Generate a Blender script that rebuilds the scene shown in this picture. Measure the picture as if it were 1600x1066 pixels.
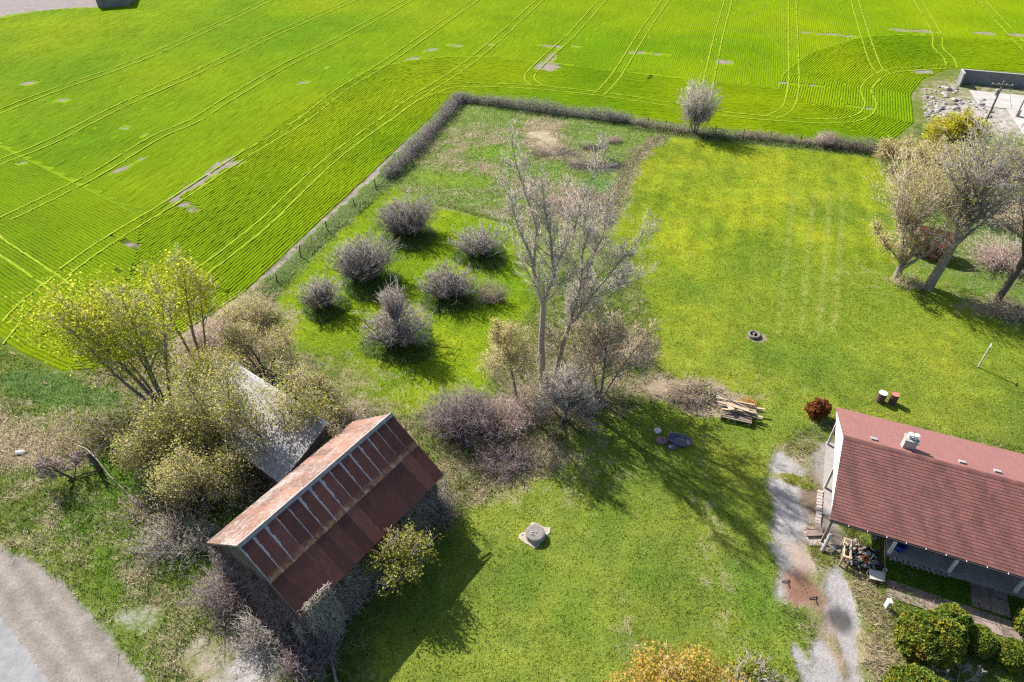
import bpy, math, random
import numpy as np
from mathutils import Vector, Matrix

for o in list(bpy.data.objects):
    bpy.data.objects.remove(o)
scene = bpy.context.scene
C = scene.collection
R = math.radians

# ------------------------------------------------------------------ camera, sky, sun, exposure
CAM_H, PITCH, FPX = 36.0, R(39.6), 1053.0
cam = bpy.data.objects.new('camera', bpy.data.cameras.new('camera'))
C.objects.link(cam)
cam.location = (0, 0, CAM_H)
cam.rotation_euler = (R(90) - PITCH, 0, 0)
cam.data.sensor_width = 36
cam.data.lens = FPX / 1600 * 36
cam.data.clip_end = 5000
scene.camera = cam

SUN_EL, SHADOW_AZ = R(39), R(-47)
world = bpy.data.worlds.new('World')
scene.world = world
world.use_nodes = True
wn = world.node_tree
sky = wn.nodes.new('ShaderNodeTexSky')
sky.sky_type = 'NISHITA'
sky.sun_disc = False
sky.sun_elevation = SUN_EL
sky.sun_rotation = math.atan2(-math.cos(SHADOW_AZ), -math.sin(SHADOW_AZ))
sky.air_density = 1.0
sky.dust_density = 1.5
bg = wn.nodes['Background']
bg.inputs[1].default_value = 0.088
wn.links.new(sky.outputs[0], bg.inputs[0])
sun = bpy.data.objects.new('sun', bpy.data.lights.new('sun', 'SUN'))
C.objects.link(sun)
sun.data.energy = 5.0
sun.data.angle = R(0.55)
sun.data.color = (1.0, 0.955, 0.88)
sd = Vector((math.cos(SHADOW_AZ) * math.cos(SUN_EL), math.sin(SHADOW_AZ) * math.cos(SUN_EL), -math.sin(SUN_EL)))
sun.rotation_euler = sd.to_track_quat('-Z', 'Y').to_euler()
scene.view_settings.view_transform = 'Standard'
scene.view_settings.look = 'None'
scene.view_settings.exposure = 1.15
scene.view_settings.gamma = 1.0
scene.cycles.max_bounces = 4
scene.cycles.diffuse_bounces = 2
scene.cycles.use_fast_gi = False
scene.cycles.use_denoising = False
scene.cycles.pixel_filter_type = 'BLACKMAN_HARRIS'
scene.cycles.filter_width = 1.25
scene.cycles.sample_clamp_indirect = 4.0
scene.cycles.transparent_max_bounces = 4

# ------------------------------------------------------------------ helpers
cP, sP = math.cos(PITCH), math.sin(PITCH)

def at(u, v, z=0.0):
    """surveyed ground position (metres) of a point read off the 1600 px wide photograph"""
    x, y = (u - 800) / FPX, (533 - v) / FPX
    d = (x, cP + y * sP, -sP + y * cP)
    t = (z - CAM_H) / d[2]
    return Vector((t * d[0], t * d[1], z))

def ats(*pts):
    return [tuple(at(*p)[:2]) for p in pts]

def tag(o, label=None, cat=None, group=None, kind=None):
    if label: o['label'] = label
    if cat: o['category'] = cat
    if group: o['group'] = group
    if kind: o['kind'] = kind
    return o

def thing(name, label, cat, loc=(0, 0, 0), rz=0.0, group=None):
    o = bpy.data.objects.new(name, None)
    o.empty_display_size = 0.2
    C.objects.link(o)
    o.location = loc
    o.rotation_euler = (0, 0, rz)
    return tag(o, label, cat, group)

def link(name, me, mat=None, parent=None, loc=None, rot=None):
    o = bpy.data.objects.new(name, me)
    C.objects.link(o)
    if mat is not None and not me.materials:
        me.materials.append(mat)
    if parent: o.parent = parent
    if loc is not None: o.location = loc
    if rot is not None: o.rotation_euler = rot
    return o

def np_mesh(name, V, F, col=None, smooth=False, attrs=None):
    """V (n,3), F (m,3|4) arrays, col (n,3) optional"""
    V = np.asarray(V, np.float32); F = np.asarray(F, np.int32)
    me = bpy.data.meshes.new(name)
    n, m, k = len(V), len(F), F.shape[1]
    me.vertices.add(n); me.vertices.foreach_set('co', V.ravel())
    me.loops.add(m * k); me.loops.foreach_set('vertex_index', F.ravel())
    me.polygons.add(m); me.polygons.foreach_set('loop_start', np.arange(0, m * k, k, dtype=np.int32))
    if smooth: me.polygons.foreach_set('use_smooth', np.ones(m, bool))
    me.update(calc_edges=True)
    if col is not None:
        a = me.color_attributes.new('col', 'FLOAT_COLOR', 'POINT')
        c4 = np.ones((n, 4), np.float32); c4[:, :3] = col
        a.data.foreach_set('color', c4.ravel())
    for nm, arr in (attrs or {}).items():
        a = me.attributes.new(nm, 'FLOAT', 'POINT')
        a.data.foreach_set('value', np.asarray(arr, np.float32))
    return me

class MB:
    """small polygon mesh collector"""
    def __init__(s): s.v, s.f = [], []
    def box(s, x0, x1, y0, y1, z0, z1, M=None):
        p = [Vector(c) for c in ((x0,y0,z0),(x1,y0,z0),(x1,y1,z0),(x0,y1,z0),(x0,y0,z1),(x1,y0,z1),(x1,y1,z1),(x0,y1,z1))]
        if M is not None: p = [M @ q for q in p]
        b = len(s.v); s.v += p
        s.f += [tuple(b + i for i in q) for q in ((0,3,2,1),(4,5,6,7),(0,1,5,4),(1,2,6,5),(2,3,7,6),(3,0,4,7))]
        return s
    def poly(s, pts):
        b = len(s.v); s.v += [Vector(p) for p in pts]; s.f.append(tuple(range(b, b + len(pts)))); return s
    def prism(s, outline, z0, z1):
        n = len(outline); b = len(s.v)
        s.v += [Vector((p[0], p[1], z0)) for p in outline] + [Vector((p[0], p[1], z1)) for p in outline]
        s.f += [tuple(b + i for i in reversed(range(n))), tuple(b + n + i for i in range(n))]
        s.f += [(b + i, b + (i + 1) % n, b + n + (i + 1) % n, b + n + i) for i in range(n)]
        return s
    def lathe(s, prof, n=16, c=(0, 0, 0), M=None):
        b = len(s.v)
        for r, z in prof:
            for i in range(n):
                a = 2 * math.pi * i / n
                p = Vector((c[0] + r * math.cos(a), c[1] + r * math.sin(a), c[2] + z))
                s.v.append(M @ p if M is not None else p)
        for j in range(len(prof) - 1):
            for i in range(n):
                s.f.append((b + j*n + i, b + j*n + (i+1) % n, b + (j+1)*n + (i+1) % n, b + (j+1)*n + i))
        return s
    def tube(s, pts, rad, n=6):
        pts = [Vector(p) for p in pts]; b = len(s.v)
        for k, p in enumerate(pts):
            d = (pts[min(k + 1, len(pts)-1)] - pts[max(k - 1, 0)]).normalized()
            u = d.cross(Vector((0.31, 0.17, 0.93)) if abs(d.z) < .9 else Vector((1, 0.1, 0))).normalized(); w = d.cross(u)
            r = rad[k] if isinstance(rad, (list, tuple)) else rad
            for i in range(n):
                a = 2 * math.pi * i / n
                s.v.append(p + u * math.cos(a) * r + w * math.sin(a) * r)
        for k in range(len(pts) - 1):
            for i in range(n):
                s.f.append((b + k*n + i, b + k*n + (i+1) % n, b + (k+1)*n + (i+1) % n, b + (k+1)*n + i))
        s.f.append(tuple(b + i for i in reversed(range(n)))); e = b + (len(pts)-1) * n
        s.f.append(tuple(e + i for i in range(n)))
        return s
    def mesh(s, name, mat=None, smooth=False):
        me = bpy.data.meshes.new(name); me.from_pydata([tuple(p) for p in s.v], [], s.f); me.update()
        if smooth: me.polygons.foreach_set('use_smooth', np.ones(len(me.polygons), bool))
        if mat: me.materials.append(mat)
        return me
    def build(s, name, mat, parent=None, loc=None, rot=None, smooth=False):
        return link(name, s.mesh(name, mat, smooth), None, parent, loc, rot)

def RZ(a): return Matrix.Rotation(a, 4, 'Z')

# ------------------------------------------------------------------ materials
class NT:
    def __init__(s, name):
        s.m = bpy.data.materials.new(name); s.m.use_nodes = True
        s.t = s.m.node_tree; s.b = s.t.nodes['Principled BSDF']; s.out = s.t.nodes['Material Output']
    def n(s, typ, props=None, **inp):
        nd = s.t.nodes.new('ShaderNode' + typ)
        for k, v in (props or {}).items(): setattr(nd, k, v)
        for k, v in inp.items():
            key = int(k[1:]) if k[0] == '_' and k[1:].isdigit() else k.replace('_', ' ')
            s.put(nd.inputs[key], v)
        return nd
    def put(s, sock, v):
        if isinstance(v, bpy.types.NodeSocket): s.t.links.new(v, sock)
        elif isinstance(v, bpy.types.Node): s.t.links.new(v.outputs[0], sock)
        else:
            if isinstance(v, (tuple, list)) and len(v) == 3 and sock.type == 'RGBA': v = (*v, 1)
            sock.default_value = v
    def coord(s, which='Object'): return s.n('TexCoord').outputs[which]
    def pos(s): return s.n('NewGeometry').outputs['Position']
    def noise(s, vec, scale, detail=4, rough=.55): return s.n('TexNoise', Vector=vec, Scale=scale, Detail=detail, Roughness=rough).outputs[0]
    def math(s, op, a, b=None, c=None, clamp=False):
        nd = s.n('Math', {'operation': op, 'use_clamp': clamp})
        for i, v in enumerate((a, b, c)):
            if v is not None: s.put(nd.inputs[i], v)
        return nd.outputs[0]
    def ramp(s, v, lo, hi, a=0.0, b=1.0, smooth=False):
        return s.n('MapRange', {'interpolation_type': 'SMOOTHSTEP' if smooth else 'LINEAR', 'clamp': True}, Value=v, From_Min=lo, From_Max=hi, To_Min=a, To_Max=b).outputs[0]
    def mix(s, f, a, b, mode='MIX'):
        nd = s.n('Mix', {'data_type': 'RGBA', 'blend_type': mode})
        s.put(nd.inputs[0], f); s.put(nd.inputs[6], a); s.put(nd.inputs[7], b)
        return nd.outputs[2]
    def scale(s, c, f):
        nd = s.n('VectorMath', {'operation': 'SCALE'}); s.put(nd.inputs[0], c); s.put(nd.inputs['Scale'], f); return nd.outputs[0]
    def bump(s, h, strength=.5, dist=.05):
        s.put(s.b.inputs['Normal'], s.n('Bump', Strength=strength, Distance=dist, Height=h))
    def base(s, c, rough=.9, spec=.2, metal=0):
        s.put(s.b.inputs['Base Color'], c); s.b.inputs['Roughness'].default_value = rough
        s.b.inputs['Specular IOR Level'].default_value = spec; s.b.inputs['Metallic'].default_value = metal
        return s.m
    def attr(s, name, out='Color'): return s.n('Attribute', {'attribute_name': name}).outputs[out]

def plain(name, c1, c2=None, scale=6, rough=.85, bump=.3, spec=.25, coord='Object', dist=.02, rand=0.0, metal=0):
    t = NT(name); v = t.coord(coord)
    f = t.noise(v, scale, 6, .65)
    c = t.mix(t.ramp(f, .32, .68), c1, c2 if c2 else tuple(x * .7 for x in c1))
    if rand:
        r = t.n('ObjectInfo').outputs['Random']
        c = t.scale(c, t.ramp(r, 0, 1, 1 - rand, 1 + rand))
    t.bump(t.noise(v, scale * 5, 5, .6), bump, dist)
    return t.base(c, rough, spec, metal)

def foliage(name, trans=.35, rough=.7, tint=(1, 1, 1)):
    """leaf material, colour from the mesh, light passing through"""
    t = NT(name)
    c = t.attr('col')
    if tint != (1, 1, 1): c = t.mix(1.0, c, tint, 'MULTIPLY')
    t.base(c, rough, .08)
    tr = t.n('BsdfTranslucent', Color=c)
    mx = t.n('MixShader', _0=trans, _1=t.b.outputs[0], _2=tr.outputs[0])
    t.t.links.new(mx.outputs[0], t.out.inputs[0])
    return t.m

def bark(name, c1, c2, scale=5):
    t = NT(name); v = t.coord()
    f = t.noise(v, scale, 6, .7)
    c = t.mix(t.ramp(f, .3, .7), c1, c2)
    t.bump(t.noise(t.n('Mapping', Vector=v, Scale=(6, 6, 1.2)), 4, 5), .8, .05)
    return t.base(c, .95, .1)

M = {}
M['leaf'] = foliage('leaf_green', .56)
M['blade'] = foliage('grass_blade', .55)
M['needle'] = foliage('cedar_spray', .18)
M['bark_grey'] = bark('bark_grey', (.16, .135, .11), (.30, .265, .225))
M['bark_dark'] = bark('bark_dark', (.055, .045, .037), (.15, .12, .10))
M['bark_pale'] = bark('bark_pale', (.24, .205, .165), (.46, .41, .35))
M['twig_grey'] = plain('twig_grey', (.25, .215, .19), (.38, .34, .30), 3, .95, 0, .1)
M['twig_dark'] = plain('twig_dark', (.10, .085, .082), (.20, .17, .165), 3, .95, 0, .1)
M['twig_mauve'] = plain('twig_mauve', (.15, .115, .115), (.27, .22, .215), 2, .95, 0, .1)
M['twig_pale'] = plain('twig_pale', (.34, .30, .25), (.49, .44, .375), 2, .95, 0, .1)
M['twig_tan'] = plain('twig_tan', (.36, .29, .20), (.52, .43, .32), 2, .95, 0, .1)
M['twig_brown'] = plain('twig_brown', (.22, .165, .135), (.36, .29, .245), 2, .95, 0, .1)
M['twig_pink'] = plain('twig_pink', (.33, .24, .21), (.46, .36, .32), 2, .95, 0, .1)

# ground: grass colour with patches of dry grass and of bare gravel or earth
def ground_material():
    t = NT('ground_cover'); p = t.pos()
    col = t.attr('col'); dry = t.attr('dry', 'Fac'); bare = t.attr('bare', 'Fac'); bcol = t.attr('bcol')
    n1 = t.noise(p, .9, 5, .62); n2 = t.noise(p, 6, 3, .7); n3 = t.noise(p, 15, 2, .75); n0 = t.noise(p, .16, 2, .6)
    nw = t.noise(t.n('Mapping', Vector=p, Scale=(1, .45, 1), Rotation=(0, 0, .4)), 3.2, 4, .75)
    g = t.scale(col, t.ramp(n2, .25, .75, .64, 1.36))
    g = t.scale(g, t.ramp(n3, .25, .75, .62, 1.38))
    g = t.scale(g, t.ramp(n1, .3, .7, .84, 1.16))
    g = t.mix(t.ramp(n0, .38, .66, 0, .34), g, t.mix(1.0, g, (1.30, 1.02, .9), 'MULTIPLY'))
    g = t.mix(t.ramp(nw, .54, .70, 0, .5), g, t.mix(1.0, g, (1.55, 1.2, 1.5), 'MULTIPLY'))
    straw = t.mix(t.ramp(n2, .3, .7), (.19, .15, .095), (.33, .27, .185))
    straw = t.scale(straw, t.ramp(n3, .2, .8, .7, 1.3))
    md = t.math('MULTIPLY_ADD', t.math('SUBTRACT', n1, .5), 2.6, t.math('MULTIPLY_ADD', dry, 1.8, -.45))
    md = t.math('ADD', md, t.math('MULTIPLY', t.math('SUBTRACT', nw, .5), 1.4), clamp=True)
    c = t.mix(md, g, straw)
    stone = t.n('TexVoronoi', Vector=p, Scale=14.0).outputs['Color']
    sv = t.n('SeparateColor', Color=stone).outputs[0]
    gr = t.scale(bcol, t.ramp(sv, 0, 1, .84, 1.16))
    gr = t.scale(gr, t.ramp(n1, .3, .7, .82, 1.18))
    gr = t.scale(gr, t.ramp(n3, .25, .75, .85, 1.15))
    mb = t.math('MULTIPLY_ADD', t.math('SUBTRACT', n1, .5), 1.9, t.math('MULTIPLY_ADD', bare, 3.0, -1.0))
    mb = t.math('ADD', mb, t.math('MULTIPLY', t.math('SUBTRACT', n2, .5), 1.6), clamp=True)
    c = t.mix(mb, c, gr)
    hb = t.math('ADD', t.math('MULTIPLY', n2, .7), t.math('MULTIPLY', n3, .5))
    inv = t.math('SUBTRACT', 1.0, t.math('MULTIPLY', mb, .75))
    t.bump(t.math('MULTIPLY', hb, inv), .9, .16)
    return t.base(c, 1.0, .03)
M['ground'] = ground_material()

# ------------------------------------------------------------------ ground layout
rng0 = np.random.default_rng(7)

def seg_dist(X, Y, pts, closed=False):
    best = np.full(X.shape, 1e9)
    n = len(pts)
    for i in range(n if closed else n - 1):
        ax, ay = pts[i]; bx, by = pts[(i + 1) % n]
        dx, dy = bx - ax, by - ay
        L = dx * dx + dy * dy + 1e-12
        t = np.clip(((X - ax) * dx + (Y - ay) * dy) / L, 0, 1)
        best = np.minimum(best, np.hypot(X - ax - t * dx, Y - ay - t * dy))
    return best

def inside(X, Y, pts):
    c = np.zeros(X.shape, bool); n = len(pts); j = n - 1
    for i in range(n):
        xi, yi = pts[i]; xj, yj = pts[j]
        with np.errstate(divide='ignore', invalid='ignore'):
            hit = ((yi > Y) != (yj > Y)) & (X < (xj - xi) * (Y - yi) / (yj - yi + 1e-12) + xi)
        c ^= hit; j = i
    return c

def sdf(X, Y, pts):
    d = seg_dist(X, Y, pts, True)
    return np.where(inside(X, Y, pts), d, -d)

def vnoise(X, Y, s, seed):
    """cheap smooth noise 0..1"""
    r = np.random.default_rng(seed); T = r.random((64, 64))
    x, y = X / s, Y / s
    xi, yi = np.floor(x).astype(int), np.floor(y).astype(int)
    fx, fy = x - xi, y - yi
    fx = fx * fx * (3 - 2 * fx); fy = fy * fy * (3 - 2 * fy)
    g = lambda a, b: T[a % 64, b % 64]
    return (g(xi, yi) * (1-fx) + g(xi+1, yi) * fx) * (1-fy) + (g(xi, yi+1) * (1-fx) + g(xi+1, yi+1) * fx) * fy

# edge of the crop field, from the road verge round the property to the farm yard (field on the left)
EDGE = [(-140, 110), (-41.4, 40.9), (-36.0, 38.2), (-32.4, 38.6), (-28.6, 41.2), (-26.2, 44.6)] + \
       ats((400, 465), (720, 155), (980, 190), (1360, 237), (1405, 230), (1447, 196), (1441, 150), (1458, 127), (1497, 111), (1680, 122)) + [(190, 72)]
FIELD = EDGE + [(260, 300), (-260, 300)]
LAWN = ats((1038, 215), (1368, 245), (1410, 300), (1470, 330), (1620, 330), (1740, 640), (1600, 700), (1310, 650), (1240, 672), (1212, 720), (1205, 800), (1218, 940), (1240, 1000), (1245, 1120), (470, 1120), (545, 1066), (700, 830), (770, 765), (870, 730), (890, 690), (1060, 600), (1015, 545), (1015, 480), (960, 370), (955, 320), (990, 250))
ORCHARD = ats((600, 288), (680, 322), (800, 352), (850, 385), (835, 480), (770, 560), (765, 620), (690, 640), (620, 655), (540, 640), (470, 600), (440, 520), (425, 470))
PADDOCK = ats((725, 162), (1000, 197), (1038, 212), (992, 240), (950, 320), (935, 358), (860, 364), (800, 350), (690, 320), (640, 303), (602, 284))
ROADSIDE = ats((-60, 806), (0, 850), (50, 880), (111, 925), (142, 962), (182, 1010), (230, 1066), (290, 1160), (-200, 1160), (-160, 806))
DRIVE = ats((1210, 705), (1248, 692), (1300, 690), (1300, 800), (1345, 885), (1356, 940), (1356, 1120), (1262, 1120), (1258, 1000), (1225, 950), (1210, 850), (1203, 760))
BACKYARD = ats((1440, 190), (1441, 150), (1458, 127), (1497, 115), (1680, 126), (1700, 330), (1470, 330), (1410, 290), (1380, 245))

def ground_attrs(X, Y):
    n = len(X)
    col = np.empty((n, 3)); col[:] = (.105, .145, .028)
    dry = np.full(n, .17); bare = np.zeros(n); bcol = np.empty((n, 3)); bcol[:] = (.25, .235, .225)
    wob = (vnoise(X, Y, 1.7, 1) - .5) * 1.4 + (vnoise(X, Y, .6, 2) - .5) * .6
    def lay(mask, c=None, d=None, b=None, bc=None):
        nonlocal dry, bare
        m = np.clip(mask, 0, 1)
        if c is not None: col[:] = col * (1 - m[:, None]) + np.array(c) * m[:, None]
        if d is not None: dry = dry * (1 - m) + d * m
        if b is not None: bare = bare * (1 - m) + b * m
        if bc is not None:
            mm = np.clip(m * 1.5, 0, 1); bcol[:] = bcol * (1 - mm[:, None]) + np.array(bc) * mm[:, None]
    def P(poly, feather=.6, wo=.5, **k):
        if not isinstance(poly[0][0], float): poly = ats(*poly)
        lay((sdf(X, Y, poly) + wob * wo) / feather * .5 + .5, **k)
    def E(u, v, rx, ry, soft=.5, rot=0., wo=1., k=1.0, **kw):
        c = at(u, v); dx, dy = X - c.x, Y - c.y
        a, b = dx * math.cos(rot) + dy * math.sin(rot), -dx * math.sin(rot) + dy * math.cos(rot)
        r = np.sqrt((a / rx) ** 2 + (b / ry) ** 2) + wob * .35 * wo
        lay(k * np.clip((1 - r) / soft + .5, 0, 1), **kw)
    big = vnoise(X, Y, 9, 5); mid = vnoise(X, Y, 3.1, 6)
    # mown lawns
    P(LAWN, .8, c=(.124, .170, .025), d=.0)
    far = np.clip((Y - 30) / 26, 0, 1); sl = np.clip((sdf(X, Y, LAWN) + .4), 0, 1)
    lay(sl * far * .95, c=(.168, .222, .014), d=.0)  # far lawn yellower: backlight at the flat view angle painted into the grass
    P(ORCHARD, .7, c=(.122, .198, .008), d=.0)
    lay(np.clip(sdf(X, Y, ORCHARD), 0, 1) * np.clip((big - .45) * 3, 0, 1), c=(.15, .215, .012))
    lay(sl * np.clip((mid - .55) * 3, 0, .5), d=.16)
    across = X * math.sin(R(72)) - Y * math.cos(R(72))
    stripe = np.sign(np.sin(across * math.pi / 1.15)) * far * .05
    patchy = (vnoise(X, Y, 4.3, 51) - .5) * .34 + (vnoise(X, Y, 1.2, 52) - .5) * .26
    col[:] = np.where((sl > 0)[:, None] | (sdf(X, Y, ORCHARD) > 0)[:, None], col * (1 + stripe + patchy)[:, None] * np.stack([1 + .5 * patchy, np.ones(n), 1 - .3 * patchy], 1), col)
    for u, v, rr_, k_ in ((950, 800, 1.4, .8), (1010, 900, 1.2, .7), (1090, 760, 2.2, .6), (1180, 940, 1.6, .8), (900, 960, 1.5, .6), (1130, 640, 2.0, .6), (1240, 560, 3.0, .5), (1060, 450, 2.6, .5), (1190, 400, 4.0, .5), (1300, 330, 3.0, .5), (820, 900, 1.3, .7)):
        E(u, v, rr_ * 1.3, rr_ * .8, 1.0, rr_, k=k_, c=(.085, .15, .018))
    # rough paddock
    P(PADDOCK, .8, c=(.125, .185, .04), d=.16)
    E(852, 212, 3.0, 6.0, 1.2, .1, wo=2, d=.7); E(848, 217, 2.2, 4.2, .9, .2, wo=1.8, d=1.1, bc=(.37, .31, .21), b=.45)
    E(760, 210, 6, 3, 1.3, -.3, wo=2, d=.55); E(700, 245, 4, 6, 1.2, .3, wo=2, d=.42); E(720, 225, 2, 5, 1.2, .6, wo=2, d=.5); E(655, 262, 2, 5, 1.2, .6, wo=2, d=.35)
    E(865, 238, 5.0, 2.0, 1.2, -.2, wo=2.2, d=.7, b=.36, bc=(.19, .155, .14)); E(930, 260, 5.0, 1.5, 1.1, -.35, wo=2.2, b=.46, bc=(.14, .098, .085))
    E(900, 318, 5.0, 5.0, 1.2, wo=2, d=.62, b=.34, bc=(.19, .15, .14)); E(830, 292, 6.5, 2.4, 1.3, -.3, wo=2.2, d=.62); E(785, 300, 3, 1.4, 1.2, -.2, wo=2, d=.6)
    E(760, 262, 4, 1.6, 1.2, wo=2, d=.6); E(800, 335, 6, 1.6, 1.0, -.25, wo=2, d=.55); E(700, 300, 4, 1.4, 1.2, -.3, wo=2, d=.45); E(780, 240, 4, 1.6, 1.0, -.1, wo=2, c=(.12, .20, .02), d=.0); E(700, 280, 5, 1.8, 1.0, -.2, wo=2, c=(.13, .20, .025), d=.02)
    E(1000, 195, 6, 1.6, 1.0, -.3, c=(.08, .14, .03), d=.05); E(925, 222, 2.2, 1.6, 1.0, wo=2, b=.4, bc=(.17, .13, .115)); E(930, 290, 2.0, 2.2, .9, wo=1.5, c=(.10, .17, .05), d=.0, b=0)
    # strip of worn grass between paddock and lawn, rough strip by the fences
    strip = ats((1030, 214), (995, 245), (962, 320), (945, 360))
    lay(np.clip(1.5 - seg_dist(X, Y, strip) + wob, 0, 1), d=.72)
    fence = ats((400, 465), (720, 155), (1040, 198), (1360, 238))
    lay(np.clip((1.9 - seg_dist(X, Y, fence) + wob) , 0, 1), c=(.085, .150, .030), d=.12)
    bl = ats((395, 462), (560, 305), (650, 215))
    lay(np.clip((1.2 - seg_dist(X - .0, Y, [(p[0] - .9, p[1] + .5) for p in bl]) + wob * .6), 0, 1), b=.72, bc=(0.223, 0.186, 0.167))
    # under the trees in the middle
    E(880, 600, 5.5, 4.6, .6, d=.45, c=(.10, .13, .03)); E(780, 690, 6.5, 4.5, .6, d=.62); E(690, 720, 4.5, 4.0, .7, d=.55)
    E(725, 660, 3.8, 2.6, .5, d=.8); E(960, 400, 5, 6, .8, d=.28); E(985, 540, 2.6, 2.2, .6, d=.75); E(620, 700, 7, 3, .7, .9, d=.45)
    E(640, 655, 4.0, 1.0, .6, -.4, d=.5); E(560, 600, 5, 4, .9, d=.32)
    # old shed, barn, left clump
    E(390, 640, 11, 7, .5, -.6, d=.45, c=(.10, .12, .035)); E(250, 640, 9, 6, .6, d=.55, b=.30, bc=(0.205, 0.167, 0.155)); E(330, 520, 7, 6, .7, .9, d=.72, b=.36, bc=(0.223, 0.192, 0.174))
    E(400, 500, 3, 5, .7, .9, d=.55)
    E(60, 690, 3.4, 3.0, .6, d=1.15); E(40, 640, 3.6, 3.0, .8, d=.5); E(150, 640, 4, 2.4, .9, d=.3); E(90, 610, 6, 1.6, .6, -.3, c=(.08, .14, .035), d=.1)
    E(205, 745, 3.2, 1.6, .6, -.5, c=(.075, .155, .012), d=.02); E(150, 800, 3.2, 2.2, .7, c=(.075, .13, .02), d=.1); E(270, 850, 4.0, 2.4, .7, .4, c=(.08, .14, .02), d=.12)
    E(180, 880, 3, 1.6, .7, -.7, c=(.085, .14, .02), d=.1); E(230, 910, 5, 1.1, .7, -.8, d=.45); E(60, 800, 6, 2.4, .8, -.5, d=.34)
    E(330, 960, 3.6, 2.8, .8, -.8, d=.34); E(350, 1035, 3.4, 1.8, .8, -.3, d=.6, b=.40, bc=(0.248, 0.226, 0.217)); E(395, 1045, 1.6, 1.4, .8, b=.6, bc=(0.267, 0.248, 0.242)); E(215, 965, 1.6, 1.0, .8, b=.45)
    E(500, 1010, 5.0, 1.6, .6, -.75, c=(.08, .12, .025), d=.2)
    # road and its gravel shoulder
    P(ROADSIDE, .5, .25, b=.98, bc=(.20, .176, .155))
    perp = X * math.sin(R(40)) + Y * math.cos(R(40)); ins = inside(X, Y, ROADSIDE)[:, None]
    bcol[:] = np.where(ins, bcol * (.97 + .5 * (vnoise(perp + .15 * wob, perp * 0, .6, 41) - .5) + .4 * (vnoise(perp, perp * 0 + 3, 1.7, 42) - .5))[:, None], bcol)
    # worn places on the lawn
    E(1075, 400, 9, .9, .9, -.5, d=.2); E(980, 985, 1.0, 2.0, .9, d=.40); E(900, 760, 4.5, 1.6, .9, .5, d=.30); E(1120, 860, 1.5, 6.0, 1., -.1, d=.30); E(1180, 600, 5, 2, .9, d=.2)
    E(1090, 618, 4.6, 1.9, .5, -.35, d=1.0, b=.38, bc=(0.223, 0.174, 0.152)); E(1182, 527, .95, .7, .5, d=.9)
    E(1330, 470, 9, 6, 1.0, d=.10, c=(.13, .185, .018)); E(1420, 430, 7, 4, .7, d=.2); E(1560, 400, 9, 12, .6, d=.26, c=(.10, .16, .03)); E(1580, 330, 9, 8, .6, d=.2, c=(.07, .135, .03))
    E(1540, 480, 3, 2, .7, d=.6)
    for i, u in enumerate((1240, 1272, 1298, 1318)):
        a, b = at(u, 300), at(u - 24 + i * 3, 520)
        dd = seg_dist(X, Y, [tuple(a[:2]), tuple(b[:2])])
        lay(np.clip(.42 - dd, 0, 1) * (1.3 + wob), d=.30, c=(.21, .25, .05))
    # drive, car port floor and yard
    P(DRIVE, .9, .8, d=.5, b=.30, bc=(.20, .17, .135))
    P([(1268, 690), (1312, 680), (1330, 760), (1300, 830), (1272, 800), (1262, 740)], .6, .4, b=.8, bc=(.22, .19, .17))
    P([(1207, 715), (1218, 706), (1245, 732), (1260, 745), (1257, 800), (1250, 835), (1262, 878), (1262, 895), (1250, 905), (1226, 938), (1216, 925), (1212, 840), (1204, 770)], .7, .45, b=.9, bc=(.25, .237, .232))
    P([(1292, 885), (1330, 878), (1352, 925), (1353, 990), (1346, 1066), (1340, 1130), (1264, 1130), (1274, 990), (1284, 920)], .7, .5, b=.9, bc=(.245, .233, .23))
    E(1272, 780, .8, 1.9, .8, -.2, b=.7, bc=(.14, .10, .075)); E(1240, 750, 1.5, .55, .8, -.4, d=.25, b=.05, c=(.125, .15, .02)); E(1245, 698, 1.4, .6, .9, d=.4, b=.15, c=(.12, .14, .025))
    E(1278, 862, .9, .7, .9, d=.3, b=.15, c=(.12, .14, .025)); E(1252, 870, .6, 1.0, 1.0, b=.75, bc=(.26, .205, .165)); E(1300, 845, 1.1, .8, .9, b=.7, bc=(.2, .165, .14))
    E(1254, 932, .95, 1.15, 1.0, wo=1.6, b=.66, bc=(.165, .088, .064)); E(1268, 968, .5, .9, 1.0, b=.4, bc=(.19, .13, .10))
    E(1311, 970, .62, .66, .6, b=.95, wo=1.2, bc=(.075, .07, .07)); E(1306, 1020, .42, 1.6, 1.0, wo=1.5, d=.6, b=.40, bc=(.2, .155, .125))
    E(1370, 960, .9, 3.2, .8, b=.1, d=.5, c=(.12, .14, .025)); E(1372, 1040, .7, 1.6, .9, d=.7, b=.3, bc=(.24, .17, .10)); E(1240, 985, .9, 1.4, .9, b=.1, d=.1); E(1250, 1035, .4, 1.5, .8, b=.7, bc=(.225, .21, .205))
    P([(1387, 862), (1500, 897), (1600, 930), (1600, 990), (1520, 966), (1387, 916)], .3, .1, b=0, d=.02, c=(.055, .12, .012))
    # farm yard at the far right
    P(BACKYARD, 1.5, 1., d=.4, b=.42, bc=(0.260, 0.229, 0.211)); E(1480, 150, 5, 6, .8, d=.5, b=.4); E(1575, 185, 9, 7, .6, b=.6, bc=(0.322, 0.291, 0.273)); E(1580, 260, 12, 9, .7, b=.15, d=.3, c=(.07, .13, .03))
    E(1500, 290, 8, 6, .8, d=.4, b=.05)
    # crop soil: shade between the near rows is put into its dark colour
    f = sdf(X, Y, FIELD)
    lay(np.clip((f - 1.3 + wob * .4) * 1.2, 0, 1), c=(.05, .075, .008), d=.0, b=.42, bc=(0.062, 0.068, 0.019))
    lay(np.clip((f - 1.3) * 1.2, 0, 1) * np.clip((Y - 58) / 14, 0, 1), c=(.15, .25, .004), b=.05)
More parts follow.
